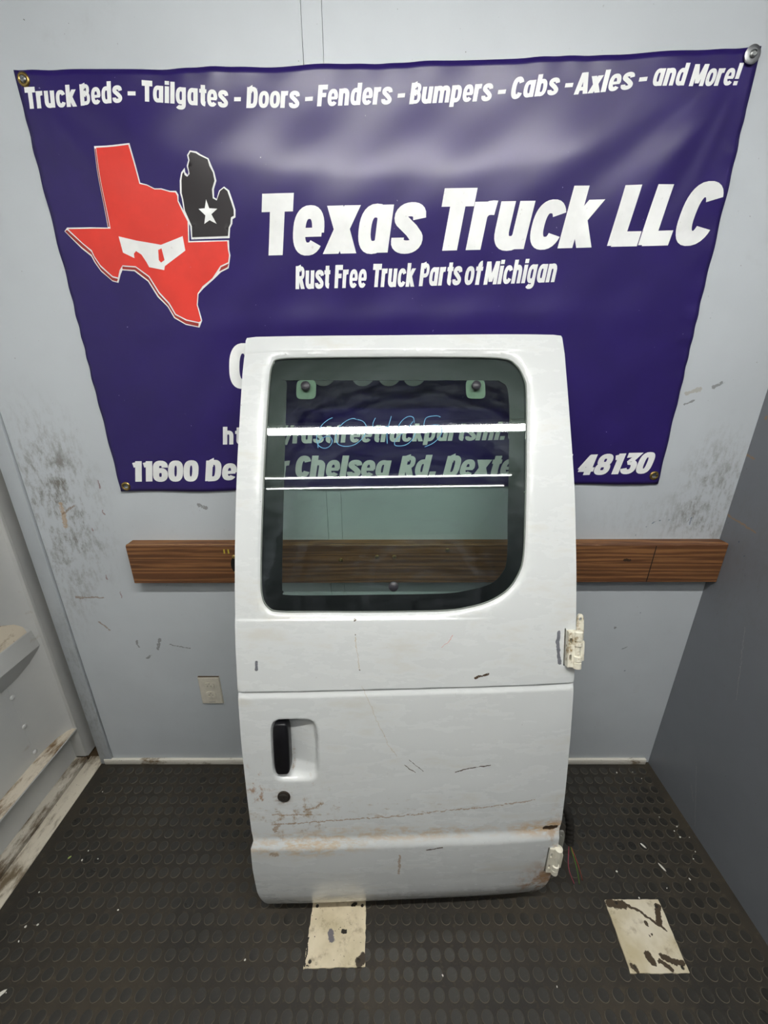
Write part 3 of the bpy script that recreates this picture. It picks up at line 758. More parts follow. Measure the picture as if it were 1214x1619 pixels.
# ---------------------------------------------------------------- wall outlet
M_CONTACT = simple('black_phenolic', (20, 19, 18), .6)
M_PLATE = simple('ivory_plastic', (214, 209, 194), .4)
out = thing('wall_outlet', (-.595, WALL_Y, .292), 'ivory double wall outlet on the grey wall near the floor', 'outlet')
def pierced(name, rings, holes, depth, P, mat, parent, back=True):
    """solid with stacked outline rings (loop, depth) whose last ring is the front face; holes are cut from front to depth"""
    V2, T, lps = cdt_fill(rings[-1][0], holes, [], [])
    V = [P(v.x, v.y, rings[-1][1]) for v in V2]; F = [list(t) for t in T]; prev = lps[0]
    for lp2, d in rings[-2::-1]:
        row = list(range(len(V), len(V)+len(lp2))); V += [P(a, b, d) for a, b in lp2]
        F += [[prev[k], prev[(k+1) % len(row)], row[(k+1) % len(row)], row[k]] for k in range(len(row))]; prev = row
    for h2, lp in zip(holes, lps[1:]):
        row = list(range(len(V), len(V)+len(h2))); V += [P(a, b, depth) for a, b in h2]
        F += [[lp[k], lp[(k+1) % len(row)], row[(k+1) % len(row)], row[k]] for k in range(len(row))]
    o = obj(name, V, F, mat, parent); bm_ = bmesh.new(); bm_.from_mesh(o.data); bmesh.ops.recalc_face_normals(bm_, faces=bm_.faces[:]); bm_.to_mesh(o.data); bm_.free()
    return auto_smooth(o, 40)
def rect(x0, x1, z0, z1): return [(x0, z0), (x1, z0), (x1, z1), (x0, z1)]
PO = lambda a, b, d: (a, WALL_Y-d, b)
full, front = rect(-.632, -.559, .291, .407), rect(-.6295, -.5615, .2935, .4045)
opn = {zc: arc(-.5955, zc, .0168, .0138, 0, 360, 24, 3.2)[:-1] for zc in (.372, .332)}
pierced('cover_plate', [(full, 0), (full, .0042), (front, .0065)], list(opn.values()), .0, PO, M_PLATE, out)
for zc in (.372, .332):
    face = arc(-.5955, zc, .0165, .0135, 0, 360, 24, 3.2)[:-1]
    cuts = [rect(-.6033, -.6003, zc-.0062, zc+.0034), rect(-.5907, -.5877, zc-.0055, zc+.0027), [(-.5955+.003*math.cos(k*math.pi/7), zc+.0085+.003*math.sin(k*math.pi/7)) for k in range(14)]]
    rc = pierced('receptacle', [(face, 0), (face, .0088)], cuts, .0003, PO, M_PLATE, out)
    box('contact_block', -.6055, -.5855, WALL_Y-.0045, WALL_Y-.0004, zc-.009, zc+.0122, M_CONTACT, rc)     # black phenolic body behind the slots
bolt_head('screw', (-.5955, WALL_Y-.0065, .352), (0, -1, 0), .003, .0012, M_PLATE, out)
box('dust_line', -.631, -.560, WALL_Y-.0052, WALL_Y, .4068, .4078, M_BROWN, out)
box('print_line', -.606, -.585, WALL_Y-.0069, WALL_Y-.006, .2995, .3008, M_CAP, out)

# ---------------------------------------------------------------- floor cover plates
def plate_mat(name, blots, base, dens):
    t = NT(name); n = t.noise(28, 6, .7); n2 = t.noise(150, 3, .6); n3 = t.noise(9, 4, .6)
    col = t.mix(t.ramp(n3, .35, .7), lin(*base), lin(196, 184, 150))
    col = t.mix(t.ramp(n, .52, .72, 0, .65), col, lin(138, 120, 88))
    col = t.mix(t.ramp(n2, dens, dens+.03), col, lin(36, 28, 20))
    for segs, rgb in blots: col = t.mix(t.marks(segs, (1, 1, 0), .55, 110), col, lin(*rgb))
    t.bump(n, .2, .001)
    return t.done(col, .5)
def seg3(l, r): return [((l[i][0], l[i][1], 0), (l[min(i+1, len(l)-1)][0], l[min(i+1, len(l)-1)][1], 0), r) for i in range(max(1, len(l)-1))]
MP1 = plate_mat('worn_cream_plate_paint', [(seg3([(-.140, .612), (-.136, .598)], .010), (112, 108, 112)), (seg3([(-.052, .562), (-.060, .555)], .014), (58, 48, 34)), (seg3([(-.108, .612), (-.100, .613)], .005)+seg3([(-.087, .668), (-.078, .672)], .005)+seg3([(-.197, .55), (-.197, .60)], .003), (34, 28, 20))], (226, 214, 186), .675)
MP2 = plate_mat('peeling_cream_plate_paint', [(seg3([(.625, .672), (.662, .668)], .013)+seg3([(.655, .676), (.700, .655), (.745, .615)], .004)+seg3([(.755, .668), (.745, .645), (.735, .628)], .009)
      + seg3([(.700, .632), (.700, .628)], .006)+seg3([(.703, .609)], .004)+seg3([(.694, .606)], .003)+seg3([(.668, .567), (.672, .556)], .011)+seg3([(.702, .566), (.722, .558), (.745, .553)], .008)+seg3([(.693, .556), (.712, .543)], .007)+seg3([(.617, .548), (.624, .540)], .008), (72, 60, 44))], (222, 214, 192), .78)
def floor_plate(name, poly, holes, mat, label):
    cx = sum(p[0] for p in poly)/4; cy = sum(p[1] for p in poly)/4
    r = thing('floor_cover_plate', (cx, cy, 0), label, 'plate', 'floor cover plates')
    edge = []
    for i in range(4):
        a, b = Vector(poly[i]), Vector(poly[(i+1) % 4])
        for k in range(14):
            q = a.lerp(b, k/14); nn = Vector((-(b-a).y, (b-a).x)).normalized(); edge.append(tuple(q+nn*random.uniform(-.0012, .0008)))
    hl = [[(hx+.0045*math.cos(a), hy+.0045*math.sin(a)) for a in [2*math.pi*k/14 for k in range(14)]] for hx, hy in holes]
    V2, T, loops = cdt_fill(edge, hl, [], [])
    n = len(V2); z1, z0 = .0036, .0
    V = [(v.x, v.y, z1) for v in V2]+[(v.x, v.y, z0) for v in V2]
    F = [t for t in T]+[[n+i for i in t][::-1] for t in T]
    for lp in loops:
        for i in range(len(lp)):
            a, b = lp[i], lp[(i+1) % len(lp)]; F.append([a, n+a, n+b, b])
    o = obj('cover', V, F, mat, r)
    bm = bmesh.new(); bm.from_mesh(o.data); bmesh.ops.recalc_face_normals(bm, faces=bm.faces[:]); bm.to_mesh(o.data); bm.free()
    return r
floor_plate('a', plates_xy[0], [(-.184, .667), (-.060, .668), (-.186, .556), (-.064, .557)], MP1, 'worn cream floor plate sticking out from under the white van door')
floor_plate('b', plates_xy[1], [(.645, .674), (.752, .666), (.624, .547), (.741, .545)], MP2, 'peeling cream floor plate with dark bare patches near the dark grey wall')

# ---------------------------------------------------------------- van door leaning against the wall
PZ = [-.02, 0., .045, .10, .187, .30, .383, .50, .626, .72, .875, 1.0, 1.134, 1.29, 1.462, 1.5]
PYY = [.700, .686, .664, .652, .647, .652, .661, .678, .699, .718, .761, .808, .870, .955, 1.054, 1.076]
def hermite(X, Y):
    n = len(X); hh = [X[i+1]-X[i] for i in range(n-1)]; dl = [(Y[i+1]-Y[i])/hh[i] for i in range(n-1)]
    m = [dl[0]]+[(dl[i-1]*hh[i]+dl[i]*hh[i-1])/(hh[i]+hh[i-1]) for i in range(1, n-1)]+[dl[-1]]
    def f(x):
        i = 0
        while i < n-2 and x > X[i+1]: i += 1
        t = (x-X[i])/hh[i]
        return (2*t**3-3*t*t+1)*Y[i]+(t**3-2*t*t+t)*hh[i]*m[i]+(-2*t**3+3*t*t)*Y[i+1]+(t**3-t*t)*hh[i]*m[i+1]
    return f
yf = hermite(PZ, PYY)
def xw(x): return x*(1+.04*(x-.045))
def ysurf(x, z): return yf(z)+.036*(x-.045)*(1-z/1.5)
def dpt(x, z, dep=0.0):
    """point of the door skin: x across, z up, dep into the door"""
    s = (yf(z+.004)-yf(z-.004))/.008; k = 1/math.sqrt(1+s*s)
    return Vector((xw(x), ysurf(x, z)+dep*k, max(.0016, z-dep*s*k)))
def dnorm(z):
    s = (yf(z+.004)-yf(z-.004))/.008; return Vector((0, -1, s)).normalized()
outline = [(-.335, 1.458), (-.3325, 1.4643), (-.31, 1.4665), (.02, 1.4685), (.40, 1.4725), (.4185, 1.471), (.421, 1.466),
           (.4239, 1.4296), (.425, 1.2887), (.426, 1.1426), (.4248, 1.0466), (.4252, .8871), (.4276, .7239), (.4307, .5922), (.4338, .4378), (.4346, .345), (.4335, .332), (.4295, .312), (.4288, .2062), (.4265, .142), (.420, .100), (.407, .050), (.394, .022),
           (.33, .0175), (.2179, .012), (-.0218, .004), (-.2789, .0018), (-.300, .003), (-.309, .020), (-.320, .075), (-.3285, .1422), (-.3300, .2399), (-.3285, .302), (-.3232, .318), (-.3260, .345), (-.3296, .4548), (-.3332, .5922), (-.3340, .7134), (-.3344, .8871), (-.3369, 1.1304), (-.3379, 1.2153), (-.3379, 1.3847), (-.3357, 1.431)]
window = [(-.2492, 1.4207), (-.1598, 1.4235), (-.0105, 1.4249), (.1389, 1.4249), (.2732, 1.4221), (.3095, 1.4074), (.3271, 1.3778), (.3308, 1.3437), (.3229, 1.2114), (.3168, 1.1087), (.31, 1.0063), (.2984, .9675), (.2745, .9349), (.2354, .9111), (.1864, .8978), (.1304, .8912), (-.0098, .8898), (-.15, .8912), (-.2341, .8925), (-.2603, .9008), (-.2746, .9256), (-.2775, .9805), (-.2766, 1.1342), (-.2751, 1.29), (-.2734, 1.3709), (-.2679, 1.4078)]
clear = [(-.226, 1.3746), (-.0105, 1.3746), (.2285, 1.3746), (.275, 1.3705), (.2905, 1.343), (.2868, 1.2356), (.2785, 1.1056), (.2749, 1.0021), (.2633, .9694), (.2378, .947), (.1882, .9338), (.1316, .9272), (-.0099, .9258), (-.2081, .9258), (-.2275, .9345), (-.2305, .955), (-.2299, 1.1056), (-.2311, 1.2621), (-.232, 1.365)]
window = [tuple(p) for p in loop_spline(window, 5)]; clear = [tuple(p) for p in loop_spline(clear, 5)]
ol = []
for i in range(len(outline)):
    a, b = Vector(outline[i]), Vector(outline[(i+1) % len(outline)]); m = max(1, int((b-a).length/.010))
    ol += [tuple(a.lerp(b, k/m)) for k in range(m)]
HC, HX, HZ = (-.2075, .5695), .056, .0825            # handle recess: centre and half size
recess = [p for p in arc(HC[0], HC[1], HX, HZ, 0, 360, 48, 5.5)[:-1]]
def z1(x): return .7150+.0125*(x+.295)
def skin_dep(x, z, dwin):
    d = 0.0
    t = z-z1(x)                                     # pressed body line
    if -.016 < t < .0025: d += .0045*(sstep(-.016, -.002, t) if t < -.002 else 1-sstep(-.0015, .0025, t))
    d -= .0105*(1-sstep(.296, .326, z))*sstep(0.0, .13, z)      # lower panel steps out
    d -= .0025*(1-sstep(.8745, .8795, z))*sstep(.26, .12, x)*sstep(.74, .86, z)
    t = z-1.4315-.004*(x+.33)
    if abs(t) < .004: d += .0022*(1-abs(t)/.004)*sstep(.34, .28, x)
    if dwin < .016: d += .0070*(1-sstep(0, .0075, dwin))+.0014*(1-sstep(.004, .016, dwin))
    e = abs(x-.045)/.38                             # slight crown across the door
    d += .007*e**4 if x > .045 else .004*e**4
    if abs(x-HC[0]) < HX and abs(z-HC[1]) < HZ:     # handle pocket, deep on the left, shallow on the right
        q = (abs((x-HC[0])/HX)**5.5+abs((z-HC[1])/HZ)**5.5)**(1/5.5)
        if q < 1:
            ed = (1-q)*HX
            full = .030-.016*sstep(HC[0]-HX*.3, HC[0]+HX, x)
            ez = min(1.0, (z-(HC[1]-HZ))/.036)
            d += full*sstep(0, .011, ed)*(.35+.65*ez if ez < 1 else 1)
    return d
xs = sorted(set([round(v, 4) for v in frange(-.345, .44, .0105)]+[round(v, 4) for v in frange(HC[0]-HX-.004, HC[0]+HX+.004, .0035)]))
zb = [v for v in frange(.006, 1.466, .0105)]
for c0, c1, s in ((.696, .728, .0016), (.290, .332, .003), (.872, .882, .0016), (1.424, 1.439, .0015), (HC[1]-HZ-.004, HC[1]+HZ+.004, .0035)):
    zb = [v for v in zb if not c0 <= v <= c1]+frange(c0, c1, s)
zb = sorted(zb)
slits = [[(xc-.0245, zc-.040*k), (xc-.0215, zc-.040*k), (xc-.0215, zc+.044*k), (xc-.0245, zc+.044*k)] for xc, zc, k in ((.425, .8075, 1.0), (.430, .225, 1.08))]
ring1 = inset(window, -.004); ring2 = inset(window, -.009)
V2, T, loops = cdt_fill(ol, [window]+slits, xs, zb, .0022, [ring1, ring2, recess])
wpts = [Vector(p) for p in window]
bb = (min(p[0] for p in window)-.02, max(p[0] for p in window)+.02, min(p[1] for p in window)-.02, max(p[1] for p in window)+.02)
def dwin(x, z):
    if not (bb[0] < x < bb[1] and bb[2] < z < bb[3]): return 9.0
    return dist_loop((x, z), window)
def fline(pts, r): return seg2(pts, r)
def paint():
    t = NT('dirty_white_door_paint'); x, y, z = t.sep()
    n = t.noise(3, 4, .6); n2 = t.noise(34, 6, .72, (1, 1, .8)); n3 = t.noise(75, 5, .7, (.45, 1, 1.2)); n4 = t.noise(210, 2, .5); n5 = t.noise(12, 5, .65, (.5, 1, 1.6), 2.0)
    col = t.mix(n, lin(206, 210, 210), lin(214, 217, 215))
    col = t.mix(t.ramp(n5, .52, .72, 0, .28), col, lin(190, 182, 160))      # patchy road film
    def zone(cx, cz, rx, rz):
        p = t.vm('MULTIPLY', t.vm('SUBTRACT', t.coord(), (cx, 0, cz)), (1/rx, 0, 1/rz)); return t.ramp(t.vm('LENGTH', p), .2, 1.0, 1.0, 0.0)
    for cx, cz, rx, rz, lo, hi, amt, rgb in ((-.22, .39, .20, .12, .54, .68, .75, (152, 124, 84)), (-.05, .40, .45, .05, .56, .70, .6, (160, 132, 92)), (.0, .332, .46, .03, .42, .62, .5, (196, 158, 96)),
             (-.2, .30, .22, .035, .40, .62, .6, (200, 164, 104)), (.40, .33, .13, .03, .35, .6, .7, (196, 152, 82)), (.41, .12, .09, .14, .40, .60, .85, (164, 116, 58)), (.05, .012, .5, .04, .30, .50, .8, (150, 112, 66)),
             (-.215, .50, .09, .11, .57, .68, .55, (150, 118, 82)), (-.3, .47, .05, .1, .55, .66, .7, (156, 112, 70)), (-.24, .445, .03, .03, .45, .6, .8, (132, 98, 60)), (.42, .25, .03, .2, .5, .62, .5, (170, 130, 80))):
        nn = n3 if rz < .06 else n2
        col = t.mix(t.ma('MULTIPLY', zone(cx, cz, rx, rz), t.ramp(nn, lo, hi, 0, amt)), col, lin(*rgb))
    col = t.mix(t.ramp(n4, .775, .80, 0, .7), col, lin(110, 92, 74))
    rust = (fline([(-.2639, .3658), (-.1266, .3748), (.0459, .3829), (.1531, .3963), (.2387, .4007), (.366, .4164)], .0022)+fline([(-.264, .347), (-.257, .360)], .006)+fline([(-.19, .4033), (-.1465, .425)], .003)
            + fline([(-.269, .3945), (-.17, .394)], .002)+fline([(.037, .206), (.040, .272)], .004)+fline([(-.274, .285), (-.262, .285)], .007))
    col = t.mix(t.ma('MULTIPLY', t.marks(rust, wob=1.9), .65), col, lin(148, 116, 76))
    scr = fline([(.1669, .5042), (.2048, .5156), (.2519, .5205)], .0016)+fline([(.206, .7436), (.2346, .7519)], .0035)+fline([(.0596, .5406), (.0935, .5083)], .0008)+fline([(.05, .527), (.074, .5059)], .001)+fline([(.1059, .2867), (.1424, .2937)], .0022)+fline([(-.0653, .8767)], .0035)+fline([(-.0634, .846)], .002)+fline([(-.0546, .7655)], .002)
    col = t.mix(t.marks(scr, wob=1.2, warp=.008), col, lin(72, 58, 44))
    col = t.mix(t.marks(fline([(-.0634, .8416), (-.0546, .7655)], .0008)+fline([(-.05, .73), (.01, .58), (.03, .55)], .0006), wob=.2), col, lin(190, 180, 160))
    gry = fline([(.3925, .842), (.391, .8188), (.397, .7723)], .0052)+fline([(-.2841, .786), (-.2847, .7675)], .0042)
    col = t.mix(t.marks(gry, wob=.4, warp=.006), col, lin(112, 114, 120))
    col = t.mix(t.marks(fline([(.1296, .8155), (.1518, .8396)], .0006), wob=.2), col, lin(206, 130, 112))
    col = t.mix(t.marks(fline([(.4, .326), (.43, .327)], .006), wob=.5), col, lin(66, 52, 38))
    rough = t.ramp(n5, .3, .8, .18, .42)
    t.bsdf.inputs['Coat Roughness'].default_value = .04
    return t.done(col, rough, spec=.4, coat=.5)
M_PAINT = paint()
DB = (.045, .686, 0.0)
door = thing('van_door', DB, 'dirty white van door with dark window leaning against the wall', 'vehicle door')
def with_base(m, base):
    for nd in m.node_tree.nodes:
        if nd.type == 'VECT_MATH' and nd.operation == 'ADD' and nd.inputs[0].is_linked and nd.inputs[0].links[0].from_node.type == 'TEX_COORD': nd.inputs[1].default_value = base
with_base(M_PAINT, DB); with_base(M_WOOD, (.125, WALL_Y, .791)); with_base(M_VINYL, (0, WALL_Y, 1.066))
for m_, pl_ in ((MP1, plates_xy[0]), (MP2, plates_xy[1])):
    with_base(m_, (sum(p[0] for p in pl_)/4, sum(p[1] for p in pl_)/4, 0))
# outer skin, returned at its edge, plus inner shell
V = [dpt(v.x, v.y, skin_dep(v.x, v.y, dwin(v.x, v.y))) for v in V2]; F = [list(t) for t in T]
n0 = len(V)
def thick(z): return .027+.055*sstep(.93, .70, z)*sstep(.0, .16, z)
lp = loops[0]
back = []
for depth_k in (0.15, 1.0):
    row = []
    for i in lp:
        v = V2[i]; d = .004+(thick(v.y)-.004)*(1 if depth_k == 1 else .0)
        base_d = skin_dep(v.x, v.y, 9.0) if depth_k < 1 else 0
        sx = .9985 if depth_k < 1 else .988
        p = dpt(.045+(v.x-.045)*sx, v.y, d+base_d); row.append(len(V)); V.append(p)
    back.append(row)
prev = lp
for row in back:
    for i in range(len(lp)):
        k = (i+1) % len(lp); F.append([prev[i], prev[k], row[k], row[i]])
    prev = row
skin = obj('outer_skin', V, F, M_PAINT, door)
bm = bmesh.new(); bm.from_mesh(skin.data)
for f in bm.faces:
    if len(f.verts) == 3 and f.normal.y > 0: f.normal_flip()
bmesh.ops.recalc_face_normals(bm, faces=bm.faces[:])
if sum(f.normal.y for f in bm.faces if len(f.verts) == 3) > 0: bmesh.ops.reverse_faces(bm, faces=bm.faces[:])
bm.to_mesh(skin.data); bm.free(); auto_smooth(skin, 42)
# inner shell with window reveal
iw = inset(window, -.004)
oi = [(.045+(p[0]-.045)*.988, p[1]) for p in ol]
V2b, Tb, lb = cdt_fill(oi, [iw], frange(-.34, .44, .05), frange(.02, 1.46, .05), .006)
V = [dpt(v.x, v.y, thick(v.y)) for v in V2b]; F = [list(t) for t in Tb]
rev = []
for i in lb[1]:
    v = V2b[i]; rev.append(len(V)); V.append(dpt(v.x, v.y, .013))
for i in range(len(rev)):
    k = (i+1) % len(rev); F.append([lb[1][i], lb[1][k], rev[k], rev[i]])
inn = auto_smooth(obj('inner_panel', V, F, M_PAINT, door), 40)

# window glass: slab, black printed border, seal
def glass_mat():
    t = NT('tinted_dusty_glass')
    for nd in (t.bsdf,): t.n.remove(nd)
    n = t.noise(7, 5, .65, (1, 1, 2.4)); n2 = t.noise(46, 5, .7, (.35, 1, 1.5)); n3 = t.noise(150, 3, .7)
    x, y, z = t.sep()
    # wiped arcs: rings around a point below the pane
    p = t.vm('SUBTRACT', t.coord(), (.09, 0, .92)); r = t.vm('LENGTH', t.vm('MULTIPLY', p, (1, 0, 1)))
    ringn = t.new('ShaderNodeTexNoise'); t.put(ringn.inputs['Vector'], t.vm('SCALE', (1, .3, .2), t.ma('ADD', t.ma('MULTIPLY', r, 16), t.ma('MULTIPLY', n, 1.2)))); ringn.inputs['Scale'].default_value = 1.3; ringn.inputs['Detail'].default_value = 6; ringn.inputs['Roughness'].default_value = .7
    haze = t.ramp(t.ma('ADD', t.ma('MULTIPLY', ringn.outputs[0], .7), t.ma('MULTIPLY', n2, .35)), .46, .72, .001, .055)
    haze = t.ma('ADD', haze, t.ramp(n3, .74, .78, 0, .08))
    tr = t.new('ShaderNodeBsdfTransparent'); tr.inputs[0].default_value = (.80, .865, .83, 1)
    df = t.new('ShaderNodeBsdfDiffuse'); df.inputs[0].default_value = lin(176, 182, 194)
    gl = t.new('ShaderNodeBsdfGlossy'); gl.inputs[0].default_value = (1, 1, 1, 1); gl.inputs['Roughness'].default_value = .012
    fr = t.new('ShaderNodeFresnel'); fr.inputs[0].default_value = 1.5
    m1 = t.new('ShaderNodeMixShader'); t.put(m1.inputs[0], haze); t.l.new(tr.outputs[0], m1.inputs[1]); t.l.new(df.outputs[0], m1.inputs[2])
    m2 = t.new('ShaderNodeMixShader'); t.put(m2.inputs[0], fr.outputs[0]); t.l.new(m1.outputs[0], m2.inputs[1]); t.l.new(gl.outputs[0], m2.inputs[2])
    t.l.new(m2.outputs[0], t.out.inputs[0]); return t.m
M_GLASS = glass_mat(); with_base(M_GLASS, DB)
GD = .0085
def slab(name, outer, holes, d0, d1, mat, parent, step=.02):
    V2, T, lps = cdt_fill(outer, holes, frange(-.34, .34, step), frange(.88, 1.43, step), .004)
    n = len(V2); V = [dpt(v.x, v.y, d0) for v in V2]+[dpt(v.x, v.y, d1) for v in V2]
    F = [list(t) for t in T]+[[n+i for i in t][::-1] for t in T]
    for lp in lps:
        for i in range(len(lp)): F.append([lp[i], n+lp[i], n+lp[(i+1) % len(lp)], lp[(i+1) % len(lp)]])
    o = obj(name, V, F, mat, parent)
    bm = bmesh.new(); bm.from_mesh(o.data); bmesh.ops.recalc_face_normals(bm, faces=bm.faces[:]); bm.to_mesh(o.data); bm.free()
    return auto_smooth(o, 40)
gw = inset(window, .0012)
glass = slab('window_glass', gw, [], GD, GD+.004, M_GLASS, door); glass['label'] = 'green tinted dusty window glass'
M_FRIT = simple('black_glass_border', (12, 12, 17), .4)
frit = slab('black_border', gw, [clear], GD+.0043, GD+.0055, M_FRIT, glass)
M_SEAL = simple('grey_rubber_seal', (118, 124, 118), .6)
def loop_tube(loop, dep, r, n=6):
    P = [dpt(x, z, dep) for x, z in loop]; V, F = [], []; m = len(P)
    for i in range(m):
        t = (P[(i+1) % m]-P[i-1]).normalized(); a = dnorm(loop[i][1]); b = t.cross(a).normalized()
        for k in range(n):
            g_ = 2*math.pi*k/n; V.append(P[i]+a*r*math.sin(g_)+b*r*math.cos(g_))
    for i in range(m):
        for k in range(n): F.append([i*n+k, i*n+(k+1) % n, ((i+1) % m)*n+(k+1) % n, ((i+1) % m)*n+k])
    return V, F
V, F = loop_tube(inset(window, .0005), GD-.0005, .0017); obj('seal', V, F, M_SEAL, glass, True)
# retaining plugs with clear pads
M_PLUG = simple('black_plug', (40, 40, 46), .45); M_PAD = simple('pale_pad', (128, 144, 128), .6)
for px_, pz_, hw in ((-.1853, 1.3590, .0235), (.2150, 1.3600, .0225), (.0211, .9442, .0)):
    M = frame(dpt(px_, pz_, GD), dnorm(pz_))
    V, F = lathe([(.0105, -.0005), (.0112, .003), (.0105, .008), (.007, .0105), (.001, .011)], 24, M)
    pg = auto_smooth(obj('plug', V, F, M_PLUG, glass), 40)
    if hw:
        pad = arc(px_, pz_-.004, hw, .021, 0, 360, 32, 4.5)[:-1]
        slab('clear_pad', pad, [], GD+.0045, GD+.0058, M_PAD, pg, .2)
# number written on the glass in blue marker
M_MARK = simple('blue_marker', (104, 168, 206), .6, nscale=300)
num = [[(-.1201, 1.2925), (-.1343, 1.2856), (-.1475, 1.2733), (-.156, 1.2556), (-.1547, 1.2393), (-.1464, 1.2307), (-.1345, 1.2285), (-.1242, 1.2339), (-.1199, 1.2434), (-.1245, 1.2515), (-.1335, 1.2529), (-.1454, 1.2474), (-.1525, 1.2366), (-.1523, 1.2291)],
       [(-.0637, 1.2883), (-.0743, 1.2903), (-.0922, 1.2829), (-.1069, 1.2678), (-.1117, 1.2501), (-.1057, 1.2366), (-.0884, 1.232), (-.0691, 1.2353), (-.0528, 1.2461), (-.0424, 1.261), (-.041, 1.2733), (-.0486, 1.2842), (-.0622, 1.2883)],
       [(-.0201, 1.2916), (-.026, 1.2787), (-.0215, 1.2705), (-.008, 1.2697), (.01, 1.2746)], [(.017, 1.2952), (.0115, 1.2774), (.007, 1.2583), (.0075, 1.238)],
       [(.0701, 1.2815), (.0678, 1.2925), (.0567, 1.2947), (.0431, 1.287), (.034, 1.2746), (.0384, 1.2665), (.0549, 1.2637), (.0699, 1.2637), (.0704, 1.2542), (.0576, 1.2393), (.0427, 1.2334), (.0263, 1.2339), (.0249, 1.242), (.0339, 1.2515), (.055, 1.2705), (.0671, 1.2842)],
       [(.1305, 1.2933), (.1215, 1.2961), (.0988, 1.2925), (.0926, 1.2801), (.0894, 1.2692)], [(.0985, 1.2719), (.1151, 1.2768), (.13, 1.2746), (.1334, 1.2637), (.1265, 1.2501), (.1113, 1.238), (.0933, 1.2307)]]
V, F = [], []
for st_ in num:
    P = [dpt(p.x, p.y, GD-.0005) for p in spline(st_, 5)]
    v, f = tube(P, .00085, 6); b = len(V); V += v; F += [[b+i for i in q] for q in f]
o = obj('marker_number', V, F, M_MARK, glass, True); o['label'] = 'number 60485 handwritten in blue marker'

# door handle and lock
M_HANDLE = simple('black_plastic', (17, 17, 21), .38)
hd = []
hv, hf = [], []
HP = arc(0, 0, .0188, .0660, 0, 360, 32, 5)[:-1]
rows = [(1.0, .020), (1.0, .004), (.985, .0005), (.93, -.0018), (.80, -.003)]
for s_, dd in rows:
    for a, b in HP: hv.append(dpt(-.2385+a*s_, .5755+b*(1-(1-s_)*.25)-.0*a, dd+.0))
n = len(HP)
for j in range(len(rows)-1):
    for i in range(n): hf.append([j*n+i, j*n+(i+1) % n, (j+1)*n+(i+1) % n, (j+1)*n+i])
hf.append([(len(rows)-1)*n+i for i in range(n)]); hf.append(list(range(n))[::-1])
o = obj('handle', hv, hf, M_HANDLE, door); bm = bmesh.new(); bm.from_mesh(o.data); bmesh.ops.recalc_face_normals(bm, faces=bm.faces[:]); bm.to_mesh(o.data); bm.free(); auto_smooth(o, 40)
M_LOCK = simple('lock_metal', (92, 88, 82), .4, .8); M_LRING = simple('worn_lock_ring', (52, 44, 36), .5, .3)
M = frame(dpt(-.2395, .4477, .0005), dnorm(.4477))
V, F = lathe([(.0150, -.002), (.0150, .0012), (.0128, .0026), (.0118, .0018)], 28, M); lk = auto_smooth(obj('lock', V, F, M_LRING, door), 40)
circ = lambda r: [(r*math.cos(2*math.pi*k/24), r*math.sin(2*math.pi*k/24)) for k in range(24)]
pierced('key_cylinder', [(circ(.0112), .001), (circ(.0112), .0036), (circ(.0095), .0046)], [rect(-.0010, .0010, -.0045, .0035)], .001, lambda a, b, d: M @ Vector((a, b, d)), M_LOCK, lk)

